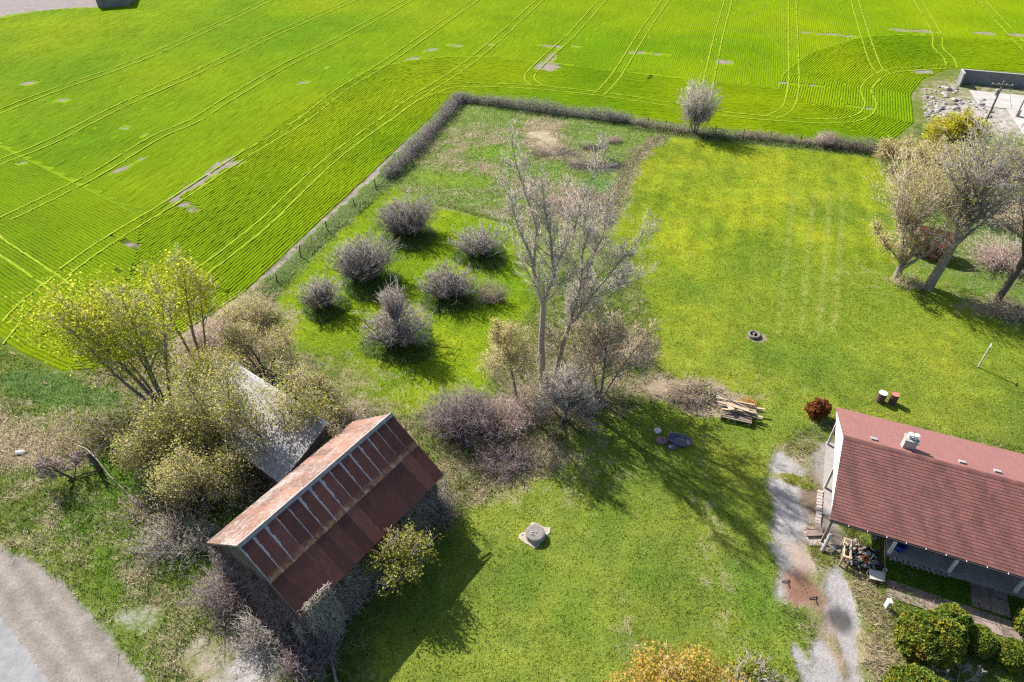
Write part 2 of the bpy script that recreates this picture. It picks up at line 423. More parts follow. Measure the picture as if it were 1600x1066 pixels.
    for u, v, rx, ry, ro in PATCHES:
        E(u, v, rx * 1.15, ry * 1.15, .8, ro, b=.85, bc=(.205, .175, .145))
    # dirt yard beyond the field
    P([(-60, 34), (0, 28), (60, 17), (110, 13), (185, 11), (235, -6), (240, -90), (-80, -90)], 2.5, 2., b=.9, d=.5, bc=(0.211, 0.180, 0.174))
    return col, dry, bare, bcol, f

# places where the crop failed: (u, v, half length, half width, direction)
PATCHES = [(300, 288, 5.2, .32, R(80)), (340, 265, 5.6, .5, R(78)), (362, 256, 1.2, 1.0, .2), (283, 318, 2.6, .5, R(-35)), (207, 256, 2.6, .28, R(72)), (180, 268, .9, .5, 0),
           (855, 104, 2.0, 2.2, .4), (862, 90, .8, 2.4, -.3), (646, 91, 1.5, .8, .5), (672, 78, 1.3, .8, .5), (712, 71, 1.6, .6, -.3), (768, 70, 1.2, .5, -.3), (860, 72, 2.2, .7, -.3), (905, 73, 1.4, .3, -.3),
           (992, 82, 1.6, .8, -.3), (1020, 84, 2.6, .3, -.3), (1132, 97, 1.5, 1.0, -.3), (1250, 132, 3.6, .25, -.3), (1295, 54, 5.5, .6, -.3), (1405, 47, 2.2, .8, -.3), (1442, 49, 2.2, .8, -.3), (1538, 52, 2.0, .8, -.3), (1590, 55, 2.0, .8, -.3),
           (1340, 168, 2.6, .25, -.3), (1440, 112, 1.6, 1.0, 0), (195, 199, .6, .5, 0), (222, 213, .6, .5, 0), (35, 256, .8, .4, 0), (97, 157, 1.0, .6, 0), (205, 382, 1.4, .4, -.5), (45, 130, 1.2, .8, .3), (515, 105, .6, .4, 0), (475, 129, 1.0, .5, .3)]

def build_ground():
    S, B = .3, 1.2
    xs = np.arange(-130, 130, B); ys = np.arange(0, 178, B)
    bx, by = np.meshgrid(xs, ys); bx, by = bx.ravel(), by.ravel()
    keep = np.abs(bx) < .74 * by + 26
    bx, by = bx[keep], by[keep]
    f = sdf(bx + .6, by + .6, FIELD)
    fine = (f < 2.6) & (by < 104)
    groups = {}
    zones = [('verge', None), ('lawn', LAWN), ('orchard_lawn', ORCHARD), ('paddock', PADDOCK), ('crop_field', 'f'), ('driveway', DRIVE), ('road_shoulder', ROADSIDE), ('farm_yard', BACKYARD)]
    k = int(B / S)
    ox, oy = np.meshgrid(np.arange(k) * S, np.arange(k) * S)
    qx = np.concatenate([(bx[fine][:, None] + ox.ravel()).ravel(), bx[~fine]])
    qy = np.concatenate([(by[fine][:, None] + oy.ravel()).ravel(), by[~fine]])
    qs = np.concatenate([np.full(fine.sum() * k * k, S), np.full((~fine).sum(), B)])
    cx, cy = qx + qs / 2, qy + qs / 2
    zid = np.zeros(len(qx), int)
    for i, (nm, poly) in enumerate(zones):
        if poly is None: continue
        m = (sdf(cx, cy, FIELD) > 1.2) if poly == 'f' else inside(cx, cy, poly)
        zid[m] = i
    for i, (nm, _) in enumerate(zones):
        m = zid == i
        if not m.any(): continue
        x0, y0, s = qx[m], qy[m], qs[m]
        cs = np.stack([np.stack([x0, y0], 1), np.stack([x0 + s, y0], 1), np.stack([x0 + s, y0 + s], 1), np.stack([x0, y0 + s], 1)], 1).reshape(-1, 2)
        key = np.round(cs * 100).astype(np.int64); uk, idx, invr = np.unique(key[:, 0] * 100003 + key[:, 1], return_index=True, return_inverse=True)
        V = cs[idx]
        col, dry, bare, bcol, f = ground_attrs(V[:, 0], V[:, 1])
        V3 = np.zeros((len(V), 3)); V3[:, :2] = V
        me = np_mesh(nm, V3, invr.reshape(-1, 4), col, attrs={'dry': dry, 'bare': bare})
        a = me.color_attributes.new('bcol', 'FLOAT_COLOR', 'POINT')
        c4 = np.ones((len(V), 4), np.float32); c4[:, :3] = bcol; a.data.foreach_set('color', c4.ravel())
        tag(link(nm, me, M['ground']), kind='structure')
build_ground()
M['far_land'] = plain('far_land', (.07, .13, .01), (.10, .16, .02), .05, .95, 0, .1)
tag(MB().poly([(-3000, -1500, -.3), (3000, -1500, -.3), (3000, 4500, -.3), (-3000, 4500, -.3)]).build('terrain', M['far_land']), kind='structure')

# paved lane beside the gravel shoulder
def asphalt():
    t = NT('worn_asphalt'); p = t.pos()
    c = t.mix(t.ramp(t.noise(p, 1.4, 8, .6), .35, .65), (.19, .19, .195), (.27, .265, .265))
    sv = t.n('TexVoronoi', Vector=p, Scale=30.0).outputs['Distance']
    c = t.scale(c, t.ramp(sv, 0, .7, 1.12, .82))
    t.bump(sv, .4, .02)
    return t.base(c, .85, .25)
pe = [at(-50, 925), at(0, 962), at(20, 985), at(42, 1015), at(60, 1043), at(82, 1075), at(110, 1115), at(150, 1180)]
ed = []
for i in range(len(pe) - 1):
    for k in range(12):
        q = pe[i].lerp(pe[i + 1], k / 12); j = rng0.normal(0, .05)
        ed.append((q.x + j, q.y + j, .004))
m = MB(); n = len(ed)
m.v = [Vector(p) for p in ed] + [Vector((p[0] - 6, p[1] - 7.5, .004)) for p in ed]
m.f = [(i, i + n, i + n + 1, i + 1) for i in range(n - 1)]
tag(m.build('paved_road', asphalt()), kind='structure')

# ------------------------------------------------------------------ crop rows and wheel tracks
def visible(x, y): return (np.abs(x) < .66 * y + 18) & (y < 168)

def patch_keep(x, y):
    k = np.ones(len(x), bool)
    wob = (vnoise(x, y, .9, 31) - .5) * 1.3 + (rng0.random(len(x)) - .5) * .7
    for u, v, rx, ry, ro in PATCHES:
        c = at(u, v); dx, dy = x - c.x, y - c.y
        a, b = dx * math.cos(ro) + dy * math.sin(ro), -dx * math.sin(ro) + dy * math.cos(ro)
        k &= ((a / rx) ** 2 + (b / ry) ** 2 + wob) > 1
    yard = ats((-60, 34), (0, 28), (60, 17), (110, 13), (185, 11), (235, -6), (240, -90), (-80, -90))
    k &= ~inside(x, y, yard)
    k &= rng0.random(len(x)) > .0006
    return k

def smooth_line(pts, step=.5):
    P = [Vector((p[0], p[1])) for p in pts]; out = []
    for i in range(len(P) - 1):
        p0, p1, p2, p3 = P[max(i-1, 0)], P[i], P[i+1], P[min(i+2, len(P)-1)]
        n = max(2, int((p2 - p1).length / step))
        for k in range(n):
            t = k / n
            out.append(.5 * ((2*p1) + (p2-p0)*t + (2*p0-5*p1+4*p2-p3)*t*t + (3*p1-p0-3*p2+p3)*t**3))
    out.append(P[-1])
    return np.array([(p.x, p.y) for p in out])

TRAMS = [[(-40, 195), (0, 175), (95, 138), (189, 105), (287, 64), (422, 0), (470, -22)],
         [(-40, 272), (0, 254), (84, 220), (189, 166), (304, 115), (430, 54), (537, 7), (575, -10)],
         [(-20, 355), (10, 342), (142, 277), (243, 216), (304, 189), (358, 155), (449, 101), (533, 59), (635, 3), (660, -12)],
         [(95, 430), (150, 390), (202, 357), (263, 320), (320, 283), (381, 243), (472, 189), (535, 140), (614, 91), (739, 3), (760, -12)],
         [(300, 436), (360, 392), (418, 345), (470, 294), (535, 236), (648, 155), (746, 88), (841, 3), (858, -12)],
         [(838, 134), (828, 118), (861, 84), (894, 54), (942, 0), (952, -12)],
         [(935, 148), (950, 134), (972, 105), (1003, 54), (1040, 0), (1048, -12)],
         [(1098, 172), (1103, 145), (1109, 118), (1124, 51), (1138, 0), (1141, -12)],
         [(1205, 184), (1228, 172), (1237, 150), (1240, 118), (1239, 51), (1237, -12)],
         [(1381, 115), (1367, 101), (1350, 51), (1335, 0), (1332, -12)],
         [(1486, 106), (1482, 92), (1465, 74), (1462, 51), (1433, 0), (1427, -12)],
         [(1640, 104), (1600, 74), (1532, 0), (1522, -12)],
         [(-30, 362), (0, 385), (40, 412), (95, 450), (130, 478)], [(100, 432), (60, 462), (28, 492), (-10, 540)],
         [(600, 190), (640, 160), (675, 145), (719, 134), (834, 137), (948, 149), (1046, 164), (1134, 179), (1222, 187), (1296, 190), (1342, 184), (1360, 166), (1354, 138), (1381, 115), (1430, 108), (1482, 105)]]
tram_lines = [smooth_line(ats(*t)) for t in TRAMS]

def build_rows():
    SP, STEP = .36, .5
    runs = []
    E = [Vector(p) for p in EDGE]
    def add(arr, hs=1.0, ws=1.0):
        x, y = arr[:, 0], arr[:, 1]
        ok = visible(x, y); x_, y_ = x, y
        if not ok.any(): return
        ok &= patch_keep(x_, y_)
        idx = np.flatnonzero(ok)
        if len(idx) == 0: return
        for g in np.split(idx, np.flatnonzero(np.diff(idx) > 1) + 1):
            if len(g) > 2: runs.append((arr[g], hs, ws))
    d = 1.7
    while d < 20.2:
        pts = []
        for i in range(len(E) - 1):
            a, b = E[i], E[i + 1]; t = (b - a).normalized(); nrm = Vector((-t.y, t.x))
            if i > 0:
                tp = (E[i] - E[i-1]).normalized(); np_ = Vector((-tp.y, tp.x))
                cr = tp.cross(t) if hasattr(tp, 'cross') else 0
                ang = math.atan2(tp.x * t.y - tp.y * t.x, tp.dot(t))
                if ang < 0:
                    k = max(2, int(-ang * d / STEP))
                    for j in range(1, k):
                        a2 = ang * j / k
                        v = Vector((np_.x * math.cos(a2) - np_.y * math.sin(a2), np_.x * math.sin(a2) + np_.y * math.cos(a2)))
                        pts.append(a + v * d)
            n = max(1, int((b - a).length / STEP))
            pts += [a.lerp(b, j / n) + nrm * d for j in range(n)]
        arr = np.array([(p.x, p.y) for p in pts])
        dist = seg_dist(arr[:, 0], arr[:, 1], EDGE)
        okk = (dist > d - .2) & inside(arr[:, 0], arr[:, 1], FIELD)
        idx = np.flatnonzero(okk)
        if len(idx):
            for g in np.split(idx, np.flatnonzero(np.diff(idx) > 1) + 1):
                if len(g) > 3: add(arr[g], .8, 1.03)
        d += SP
    STEP = .8
    az = R(72.8); dv = np.array([math.cos(az), math.sin(az)]); nv = np.array([-dv[1], dv[0]])
    s = np.arange(0, 330, STEP)
    for k in range(-400, 560):
        o = nv * (k * SP) + dv * -60
        arr = o + s[:, None] * dv
        m = visible(arr[:, 0], arr[:, 1])
        if not m.any(): continue
        arr = arr[m]
        okk = (sdf(arr[:, 0], arr[:, 1], FIELD) > 20.4)
        idx = np.flatnonzero(okk)
        if len(idx) < 3: continue
        for g in np.split(idx, np.flatnonzero(np.diff(idx) > 1) + 1):
            if len(g) > 3: add(arr[g], .32, 1.07)
    Vs, Fs, Cs, base = [], [], [], 0
    for r, hs, ws in runs:
        n = len(r); t = np.gradient(r, axis=0); t /= np.linalg.norm(t, axis=1)[:, None] + 1e-9
        nn = np.stack([-t[:, 1], t[:, 0]], 1)
        w = ws * rng0.normal(1, .08, n); h = hs * .075 * rng0.normal(1, .2, n); side = rng0.normal(0, .016, n)
        prof = ((-.165, 0.0), (-.115, 1.0), (.115, 1.0), (.165, 0.0))
        V = np.zeros((n, 4, 3))
        for q, (a, z) in enumerate(prof):
            V[:, q, :2] = r + nn * ((a * w + side + rng0.normal(0, .01, n))[:, None]); V[:, q, 2] = z * h + rng0.normal(0, .012, n) * z
        i = np.arange(n - 1)[:, None] * 4 + base
        F = np.concatenate([np.stack([i[:, 0] + q, i[:, 0] + q + 4, i[:, 0] + q + 5, i[:, 0] + q + 1], 1) for q in range(3)])
        Vs.append(V.reshape(-1, 3)); Fs.append(F); base += n * 4
    V = np.concatenate(Vs); F = np.concatenate(Fs)
    x, y = V[:, 0], V[:, 1]
    b = vnoise(x, y, 14, 11); b2 = vnoise(x, y, 4, 12)
    col = np.array((.215, .335, .002)) * (1 + (b[:, None] - .5) * .22 + (b2[:, None] - .5) * .18)
    col[:, 0] *= 1 + (b - .5) * .35
    dead = sdf(x, y, FIELD)
    # trodden, yellower crop beside the wheel tracks
    near = np.full(len(x), 9.)
    for L in tram_lines:
        near = np.minimum(near, seg_dist(x, y, [tuple(p) for p in L[::3]]))
    g = np.exp(-((near - .78) / .38) ** 2)[:, None]
    col = col * (1 - .45 * g) + np.array((.25, .33, .015)) * .45 * g
    me = np_mesh('crop_rows', V, F, col)
    tag(link('crop_rows', me, M['crop']), 'dense bright green young crop growing in narrow drilled rows', 'crop', kind='stuff')

def crop_mat():
    t = NT('young_crop'); p = t.pos(); c = t.attr('col')
    n = t.noise(p, 7, 5, .7); n2 = t.noise(p, 26, 3, .7)
    c = t.scale(c, t.ramp(n, .25, .75, .68, 1.32)); c = t.scale(c, t.ramp(n2, .25, .75, .75, 1.25))
    t.bump(t.math('ADD', n, n2), .8, .09); t.base(c, .9, .04)
    tr = t.n('BsdfTranslucent', Color=c)
    mx = t.n('MixShader', _0=.42, _1=t.b.outputs[0], _2=tr.outputs[0]); t.t.links.new(mx.outputs[0], t.out.inputs[0])
    return t.m
M['crop'] = crop_mat()
build_rows()

def track_mat():
    t = NT('trodden_crop'); p = t.pos()
    n = t.noise(p, 3, 6, .7)
    c = t.mix(t.ramp(n, .35, .65), (.185, .265, .01), (.235, .31, .02))
    t.bump(t.noise(p, 20, 4), .6, .05)
    return t.base(c, .95, .03)
mt = track_mat()
for L in tram_lines:
    for s in (-1, 1):
        t = np.gradient(L, axis=0); t /= np.linalg.norm(t, axis=1)[:, None]; nn = np.stack([-t[:, 1], t[:, 0]], 1)
        m_ = visible(L[:, 0], L[:, 1]); r = (L + nn * .78 * s)
        w = .10 * rng0.normal(1, .18, len(r))
        r = r + nn * rng0.normal(0, .025, len(r))[:, None]
        V = np.zeros((len(r), 2, 3)); V[:, 0, :2] = r - nn * w[:, None]; V[:, 1, :2] = r + nn * w[:, None]; V[:, :, 2] = .10 + rng0.normal(0, .008, (len(r), 2))
        i = np.arange(len(r) - 1) * 2
        i = i[(vnoise(r[:-1, 0], r[:-1, 1], 1.1, 71) + rng0.normal(0, .06, len(i))) > .12]
        tag(link('wheel_track', np_mesh('wheel_track', V.reshape(-1, 3), np.stack([i, i+2, i+3, i+1], 1)), mt), kind='structure')

# ------------------------------------------------------------------ barn
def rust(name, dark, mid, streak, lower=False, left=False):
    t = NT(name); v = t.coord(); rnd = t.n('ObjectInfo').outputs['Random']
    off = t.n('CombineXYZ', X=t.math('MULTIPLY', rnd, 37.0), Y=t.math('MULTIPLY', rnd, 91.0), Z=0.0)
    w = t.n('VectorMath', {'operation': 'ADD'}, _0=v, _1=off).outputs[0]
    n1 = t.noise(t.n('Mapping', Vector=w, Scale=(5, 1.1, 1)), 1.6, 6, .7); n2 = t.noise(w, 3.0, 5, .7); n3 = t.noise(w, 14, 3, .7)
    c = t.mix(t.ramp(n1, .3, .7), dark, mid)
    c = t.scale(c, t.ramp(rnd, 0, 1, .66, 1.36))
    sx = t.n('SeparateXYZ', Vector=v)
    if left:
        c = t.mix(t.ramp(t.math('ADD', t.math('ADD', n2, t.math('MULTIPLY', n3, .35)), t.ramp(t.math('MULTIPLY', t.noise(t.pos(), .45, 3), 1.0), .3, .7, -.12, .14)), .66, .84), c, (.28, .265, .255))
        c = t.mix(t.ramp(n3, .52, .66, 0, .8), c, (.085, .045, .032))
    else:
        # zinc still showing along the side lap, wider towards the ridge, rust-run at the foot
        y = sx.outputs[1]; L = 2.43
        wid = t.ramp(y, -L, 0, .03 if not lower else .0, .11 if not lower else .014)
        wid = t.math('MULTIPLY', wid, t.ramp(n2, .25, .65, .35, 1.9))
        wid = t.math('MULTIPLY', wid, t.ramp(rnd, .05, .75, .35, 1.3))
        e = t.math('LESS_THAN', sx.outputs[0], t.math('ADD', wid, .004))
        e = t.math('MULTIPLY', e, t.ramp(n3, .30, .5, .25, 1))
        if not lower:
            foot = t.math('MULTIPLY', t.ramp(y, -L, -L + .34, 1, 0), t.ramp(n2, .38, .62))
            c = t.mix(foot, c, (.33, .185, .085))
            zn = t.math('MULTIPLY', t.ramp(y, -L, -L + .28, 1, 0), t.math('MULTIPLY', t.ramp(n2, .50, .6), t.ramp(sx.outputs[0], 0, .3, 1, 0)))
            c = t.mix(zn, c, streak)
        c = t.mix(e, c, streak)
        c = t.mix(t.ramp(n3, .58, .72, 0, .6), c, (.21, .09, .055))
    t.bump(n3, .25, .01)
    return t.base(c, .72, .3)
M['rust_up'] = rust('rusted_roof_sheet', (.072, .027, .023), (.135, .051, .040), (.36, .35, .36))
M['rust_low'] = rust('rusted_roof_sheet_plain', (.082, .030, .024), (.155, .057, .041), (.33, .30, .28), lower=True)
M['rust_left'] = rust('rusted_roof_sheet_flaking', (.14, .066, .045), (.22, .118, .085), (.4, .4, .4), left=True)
M['zinc'] = plain('weathered_zinc', (.30, .29, .29), (.20, .17, .155), 3, .6, .2, .4)
M['board_dark'] = plain('weathered_barn_board', (.075, .062, .052), (.15, .13, .115), 4, .95, .6, .1, rand=.25)
M['concrete'] = plain('concrete', (.33, .305, .285), (.235, .215, .205), 2.2, .9, .5, .2)

BL, BW, BR, BE = 11.2, 3.84, 6.57, 3.59
BAZ = R(55.05)
barn = thing('barn', 'old barn with rusted corrugated metal roof and overgrown board walls', 'barn', (-13.752, 19.473, 0), BAZ)
slope = math.hypot(BW, BR - BE); ang = math.atan2(BR - BE, BW)

def corr_sheet(name, w, l, mat, nc=10):
    """corrugated sheet: x across 0..w, y down the slope 0..-l"""
    V, F = [], []
    n = nc * 2
    for j in range(2):
        for i in range(n + 1):
            V.append((w * i / n, -l * j, .011 if i % 2 else -.011))
    for i in range(n): F.append((i, i + n + 1, i + n + 2, i + 1))
    me = np_mesh(name, V, F); me.materials.append(mat); return me
NSH = 15; sw = BL / NSH
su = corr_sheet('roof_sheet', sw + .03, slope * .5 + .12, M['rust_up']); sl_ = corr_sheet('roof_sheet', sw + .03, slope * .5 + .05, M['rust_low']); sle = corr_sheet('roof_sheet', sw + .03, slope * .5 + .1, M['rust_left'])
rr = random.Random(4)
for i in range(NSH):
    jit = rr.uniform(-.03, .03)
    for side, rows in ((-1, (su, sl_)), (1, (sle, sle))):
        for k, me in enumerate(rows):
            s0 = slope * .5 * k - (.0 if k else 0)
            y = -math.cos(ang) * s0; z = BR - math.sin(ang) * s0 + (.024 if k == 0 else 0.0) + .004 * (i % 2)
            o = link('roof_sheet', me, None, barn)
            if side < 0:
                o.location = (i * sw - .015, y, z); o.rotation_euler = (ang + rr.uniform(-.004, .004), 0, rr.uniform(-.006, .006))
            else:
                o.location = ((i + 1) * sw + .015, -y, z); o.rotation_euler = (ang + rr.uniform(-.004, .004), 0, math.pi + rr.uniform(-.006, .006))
m = MB(); a2 = math.tan(ang) * .17
m.v = [Vector(p) for p in ((-.05, -.17, BR + .05 - a2), (BL + .05, -.17, BR + .05 - a2), (BL + .05, 0, BR + .06), (-.05, 0, BR + .06), (-.05, .17, BR + .05 - a2), (BL + .05, .17, BR + .05 - a2))]
m.f = [(0, 1, 2, 3), (3, 2, 5, 4)]
m.build('ridge_cap', M['zinc'], barn)
# boards
for side in (-1, 1):
    pm = MB().box(0, .27, -.02, .02, 0, BE - .35).mesh('wall_board', M['board_dark'])
    for i in range(37):
        link('wall_board', pm, None, barn, (.25 + i * .29, side * (BW - .45) + rr.uniform(-.01, .01), 0))
for gx in (.25, BL - .25):
    for i in range(24):
        y = -BW + .45 + i * .283; h = BE - .30 + (1 - abs(y + .13) / (BW - .45)) * (BR - BE - .1)
        h = max(h, BE - .4)
        MB().box(-.02, .02, 0, .262, 0, h).build('wall_board', M['board_dark'], barn, (gx + rr.uniform(-.01, .01), y, 0))
for gx in (-.02, BL + .02):
    for side in (-1, 1):
        mm = Matrix.Translation((gx, 0, BR - .06)) @ Matrix.Rotation(ang * 1, 4, 'X') if side < 0 else Matrix.Translation((gx, 0, BR - .06)) @ Matrix.Rotation(-ang, 4, 'X')
        MB().box(-.02, .02, -slope if side < 0 else 0, 0 if side < 0 else slope, -.12, 0, mm).build('verge_board', M['board_dark'], barn)

# ------------------------------------------------------------------ grey shed hidden by the trees
M['shed_roof'] = plain('grey_metal_roof', (.27, .255, .25), (.18, .165, .155), 1.8, .6, .25, .35, rand=.14)
sh_az = R(-36.5)
SHL, SHW, SHR, SHE = 10.0, 4.3, 3.9, 2.1
shed = thing('shed', 'low shed with pale grey sheet roof half hidden by budding trees', 'shed', (-20.05, 36.3, 0), sh_az)
sa = math.atan2(SHR - SHE, SHW); ss = math.hypot(SHW, SHR - SHE)
shm = corr_sheet('roof_sheet', .86, ss, M['shed_roof'], 6)
for i in range(12):
    o = link('roof_sheet', shm, None, shed, (i * SHL / 12, 0, SHR + .006 * (i % 2)), (sa, 0, 0))
m = MB(); m.v = [Vector(p) for p in ((-.05, -.2, SHR - .05), (SHL + .05, -.2, SHR - .05), (SHL + .05, 0, SHR + .06), (-.05, 0, SHR + .06), (-.05, .2, SHR - .05), (SHL + .05, .2, SHR - .05))]; m.f = [(0, 1, 2, 3), (3, 2, 5, 4)]
M['ridge_pale'] = plain('pale_ridge_metal', (.42, .41, .4), (.3, .28, .26), 4, .5, .1, .4)
m.build('ridge_cap', M['ridge_pale'], shed)
MB().box(.2, SHL - .2, -SHW + .25, -SHW + .35, 0, SHE - .0).build('side_wall', M['board_dark'], shed)
MB().box(.2, SHL - .2, -.1, 0, 0, SHR - .1).build('side_wall', M['board_dark'], shed)
for x in (.2, SHL - .2):
    MB().prism([(0, 0)] * 0 or [(-SHW + .35, 0), (-.1, 0), (-.1, SHR - .16), (-SHW + .35, SHE)], -.04, .04).build('gable_wall', M['board_dark'], shed, (x, 0, 0), (R(90), 0, R(90)))

# ------------------------------------------------------------------ house
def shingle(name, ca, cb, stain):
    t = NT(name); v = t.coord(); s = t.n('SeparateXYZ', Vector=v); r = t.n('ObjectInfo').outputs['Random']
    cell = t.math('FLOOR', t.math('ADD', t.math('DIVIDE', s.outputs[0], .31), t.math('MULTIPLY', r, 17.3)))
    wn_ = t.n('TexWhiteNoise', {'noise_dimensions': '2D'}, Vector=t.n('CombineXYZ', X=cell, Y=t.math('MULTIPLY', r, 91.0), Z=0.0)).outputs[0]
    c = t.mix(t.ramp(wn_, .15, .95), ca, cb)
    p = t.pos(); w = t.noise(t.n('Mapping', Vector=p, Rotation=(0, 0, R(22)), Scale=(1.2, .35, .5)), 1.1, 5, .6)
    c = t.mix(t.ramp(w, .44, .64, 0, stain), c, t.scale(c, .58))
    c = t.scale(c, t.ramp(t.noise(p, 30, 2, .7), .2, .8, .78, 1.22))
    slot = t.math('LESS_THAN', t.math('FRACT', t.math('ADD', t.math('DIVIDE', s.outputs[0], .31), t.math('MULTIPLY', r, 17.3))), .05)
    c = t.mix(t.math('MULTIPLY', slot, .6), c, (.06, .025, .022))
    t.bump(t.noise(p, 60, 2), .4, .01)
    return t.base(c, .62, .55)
M['shingle'] = shingle('streaked_shaded_shingle', (.135, .052, .043), (.175, .064, .052), .75)  # real streaks, over a base darkened for the slope facing away from the sun
M['shingle_sunlit'] = shingle('sunlit_red_shingle', (.215, .092, .082), (.24, .10, .09), .15)  # same shingle made pinker: the sun's sheen is put into the colour
M['white_paint'] = plain('white_paint', (.74, .73, .70), (.62, .60, .56), 3, .6, .1, .3)
M['grey_white'] = plain('weathered_white_paint', (.50, .48, .44), (.36, .34, .31), 5, .7, .2, .3)
M['siding'] = plain('pale_siding', (.60, .58, .54), (.5, .48, .45), 2, .7, .1)
M['timber'] = plain('grey_timber', (.25, .20, .155), (.15, .12, .095), 6, .9, .4, .15)
M['timber_new'] = plain('sawn_timber', (.47, .36, .25), (.36, .27, .18), 6, .9, .3, .15, rand=.2)
M['paver'] = plain('pinkish_paver', (.27, .20, .18), (.19, .145, .13), 3, .9, .4, .15, rand=.15)
M['brick_pale'] = plain('pale_block', (.40, .34, .315), (.30, .25, .23), 5, .9, .4, .15, rand=.15)
M['dark'] = plain('dark_void', (.02, .018, .017), None, 3, .9, 0, .1)
M['metal_grey'] = plain('grey_metal', (.33, .33, .34), (.25, .25, .26), 5, .45, .1, .5)
M['glass'] = NT('window_glass').base((.03, .035, .04), .08, .6)
M['blue'] = plain('blue_plastic', (.015, .07, .38), None, 3, .5, .05, .4)
M['orange'] = plain('orange_plastic', (.62, .20, .03), None, 3, .6, .1, .3)
M['black'] = plain('black_plastic', (.03, .03, .032), None, 4, .6, .1, .3)

HAZ = R(-22.18)
HW, HR, HE, HL = 4.98, 4.81, 2.70, 17.0
house = thing('house', 'single storey house with red shingle roof and open car port', 'house', (20.60, 28.45, 0), HAZ)
def hloc(x, y, z=0):
    return Vector((20.60 + x * math.cos(HAZ) - y * math.sin(HAZ), 28.45 + x * math.sin(HAZ) + y * math.cos(HAZ), z))
ha = math.atan2(HR - HE, HW); hs = math.hypot(HW, HR - HE)
NC = 27; ce = hs / NC
front_roof = MB().box(0, HL, -hs + .02, 0, -.12, -.022, Matrix.Rotation(ha, 4, 'X')).build('roof', M['shingle'], house, (0, 0, HR)); tag(front_roof, 'front roof slope with streaked red shingles darkened for shade')
back_roof = MB().box(0, HL, 0, hs - .02, -.12, -.022, Matrix.Rotation(-ha, 4, 'X')).build('roof', M['shingle_sunlit'], house, (0, 0, HR)); tag(back_roof, 'rear roof slope with sun sheen put into its pinkish red')
cm = MB(); cm.v = [Vector(p) for p in ((-.03, -ce - .02, .012), (HL, -ce - .02, .012), (HL, 0, -.012), (-.03, 0, -.012), (-.03, -ce - .02, -.004), (HL, -ce - .02, -.004))]
cm.f = [(0, 1, 2, 3), (0, 4, 5, 1)]
cme = cm.mesh('shingle_course', M['shingle']); cmb = cm.mesh('shingle_course', M['shingle_sunlit'])
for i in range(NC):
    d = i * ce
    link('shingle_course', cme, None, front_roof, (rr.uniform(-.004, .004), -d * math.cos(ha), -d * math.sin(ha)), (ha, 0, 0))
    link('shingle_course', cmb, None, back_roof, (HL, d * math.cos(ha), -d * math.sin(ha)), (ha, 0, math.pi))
m = MB(); m.v = [Vector(p) for p in ((-.04, -.16, HR - .045), (HL, -.16, HR - .045), (HL, 0, HR + .026), (-.04, 0, HR + .026), (-.04, .16, HR - .045), (HL, .16, HR - .045))]; m.f = [(0, 1, 2, 3), (3, 2, 5, 4)]
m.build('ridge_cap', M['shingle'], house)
for s in (-1, 1):
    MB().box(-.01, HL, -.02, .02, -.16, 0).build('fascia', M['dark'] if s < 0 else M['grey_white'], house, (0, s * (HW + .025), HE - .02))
# gutter along the front eave with brackets
MB().box(0, HL, -.07, .0, -.10, -.02).build('gutter', M['black'], house, (0, -HW - .05, HE - .02))
bk = MB().box(-.02, .02, -.09, .01, -.02, .015).mesh('gutter_bracket', M['grey_white'])
for i in range(16): link('gutter_bracket', bk, None, house, (1.0 + i * 1.02, -HW - .05, HE - .01))
# gable board over the car port, posts
gz = HE + .02
gp = MB(); gp.prism([(-HW + .25, gz), (HW - .25, gz), (0, HR - .16)], -.03, .03)
gp.build('gable_panel', M['white_paint'], house, (.05, 0, 0), (R(90), 0, R(90)))
for y in (3.97, -.13, -4.6):
    MB().box(-.07, .07, -.07, .07, 0, HE + (.0 if abs(y) > 3 else .05)).build('post', M['grey_white'] if y > -4 else M['timber'], house, (.22, y, 0))
# walls, windows, porch
MB().box(3.0, HL - .4, -2.8, 4.4, 0, HE - .05).build('wall', M['siding'], house)
w0 = MB().box(-.03, .03, 0, 1.2, 0, 1.1).build('window', M['grey_white'], house, (2.98, 1.0, 1.0)); MB().box(-.02, .0, .08, 1.12, .08, 1.02).build('pane', M['glass'], w0, (-.02, 0, 0))
for x in (4.6, 8.6):
    w0 = MB().box(0, 1.5, -.03, .03, 0, 1.2).build('window', M['grey_white'], house, (x, -2.82, 1.0)); MB().box(.08, 1.42, -.02, 0, .08, 1.12).build('pane', M['glass'], w0, (0, -.02, 0))
dr = MB().box(0, .95, -.04, .03, 0, 2.05).build('door', M['timber'], house, (6.9, -2.82, .3)); MB().box(.82, .88, -.09, -.03, .95, 1.05).build('handle', M['metal_grey'], dr)
MB().box(3.85, 11.2, -4.25, -2.84, 0, .28).build('porch_floor', M['concrete'], house)
for x in (3.95, 7.2, 10.6):
    MB().box(-.08, .08, -.08, .08, .28, HE - .12).build('porch_column', M['white_paint'], house, (x, -4.12, 0))
pb = MB().box(-.10, .10, -.06, .06, 0, .14).mesh('brick', M['brick_pale'])
for i in range(22):
    link('brick', pb, None, house, (4.15 + i * .145, -4.335, .0 + .14 * (i % 2)), (0, 0, R(90) if i % 3 else 0))
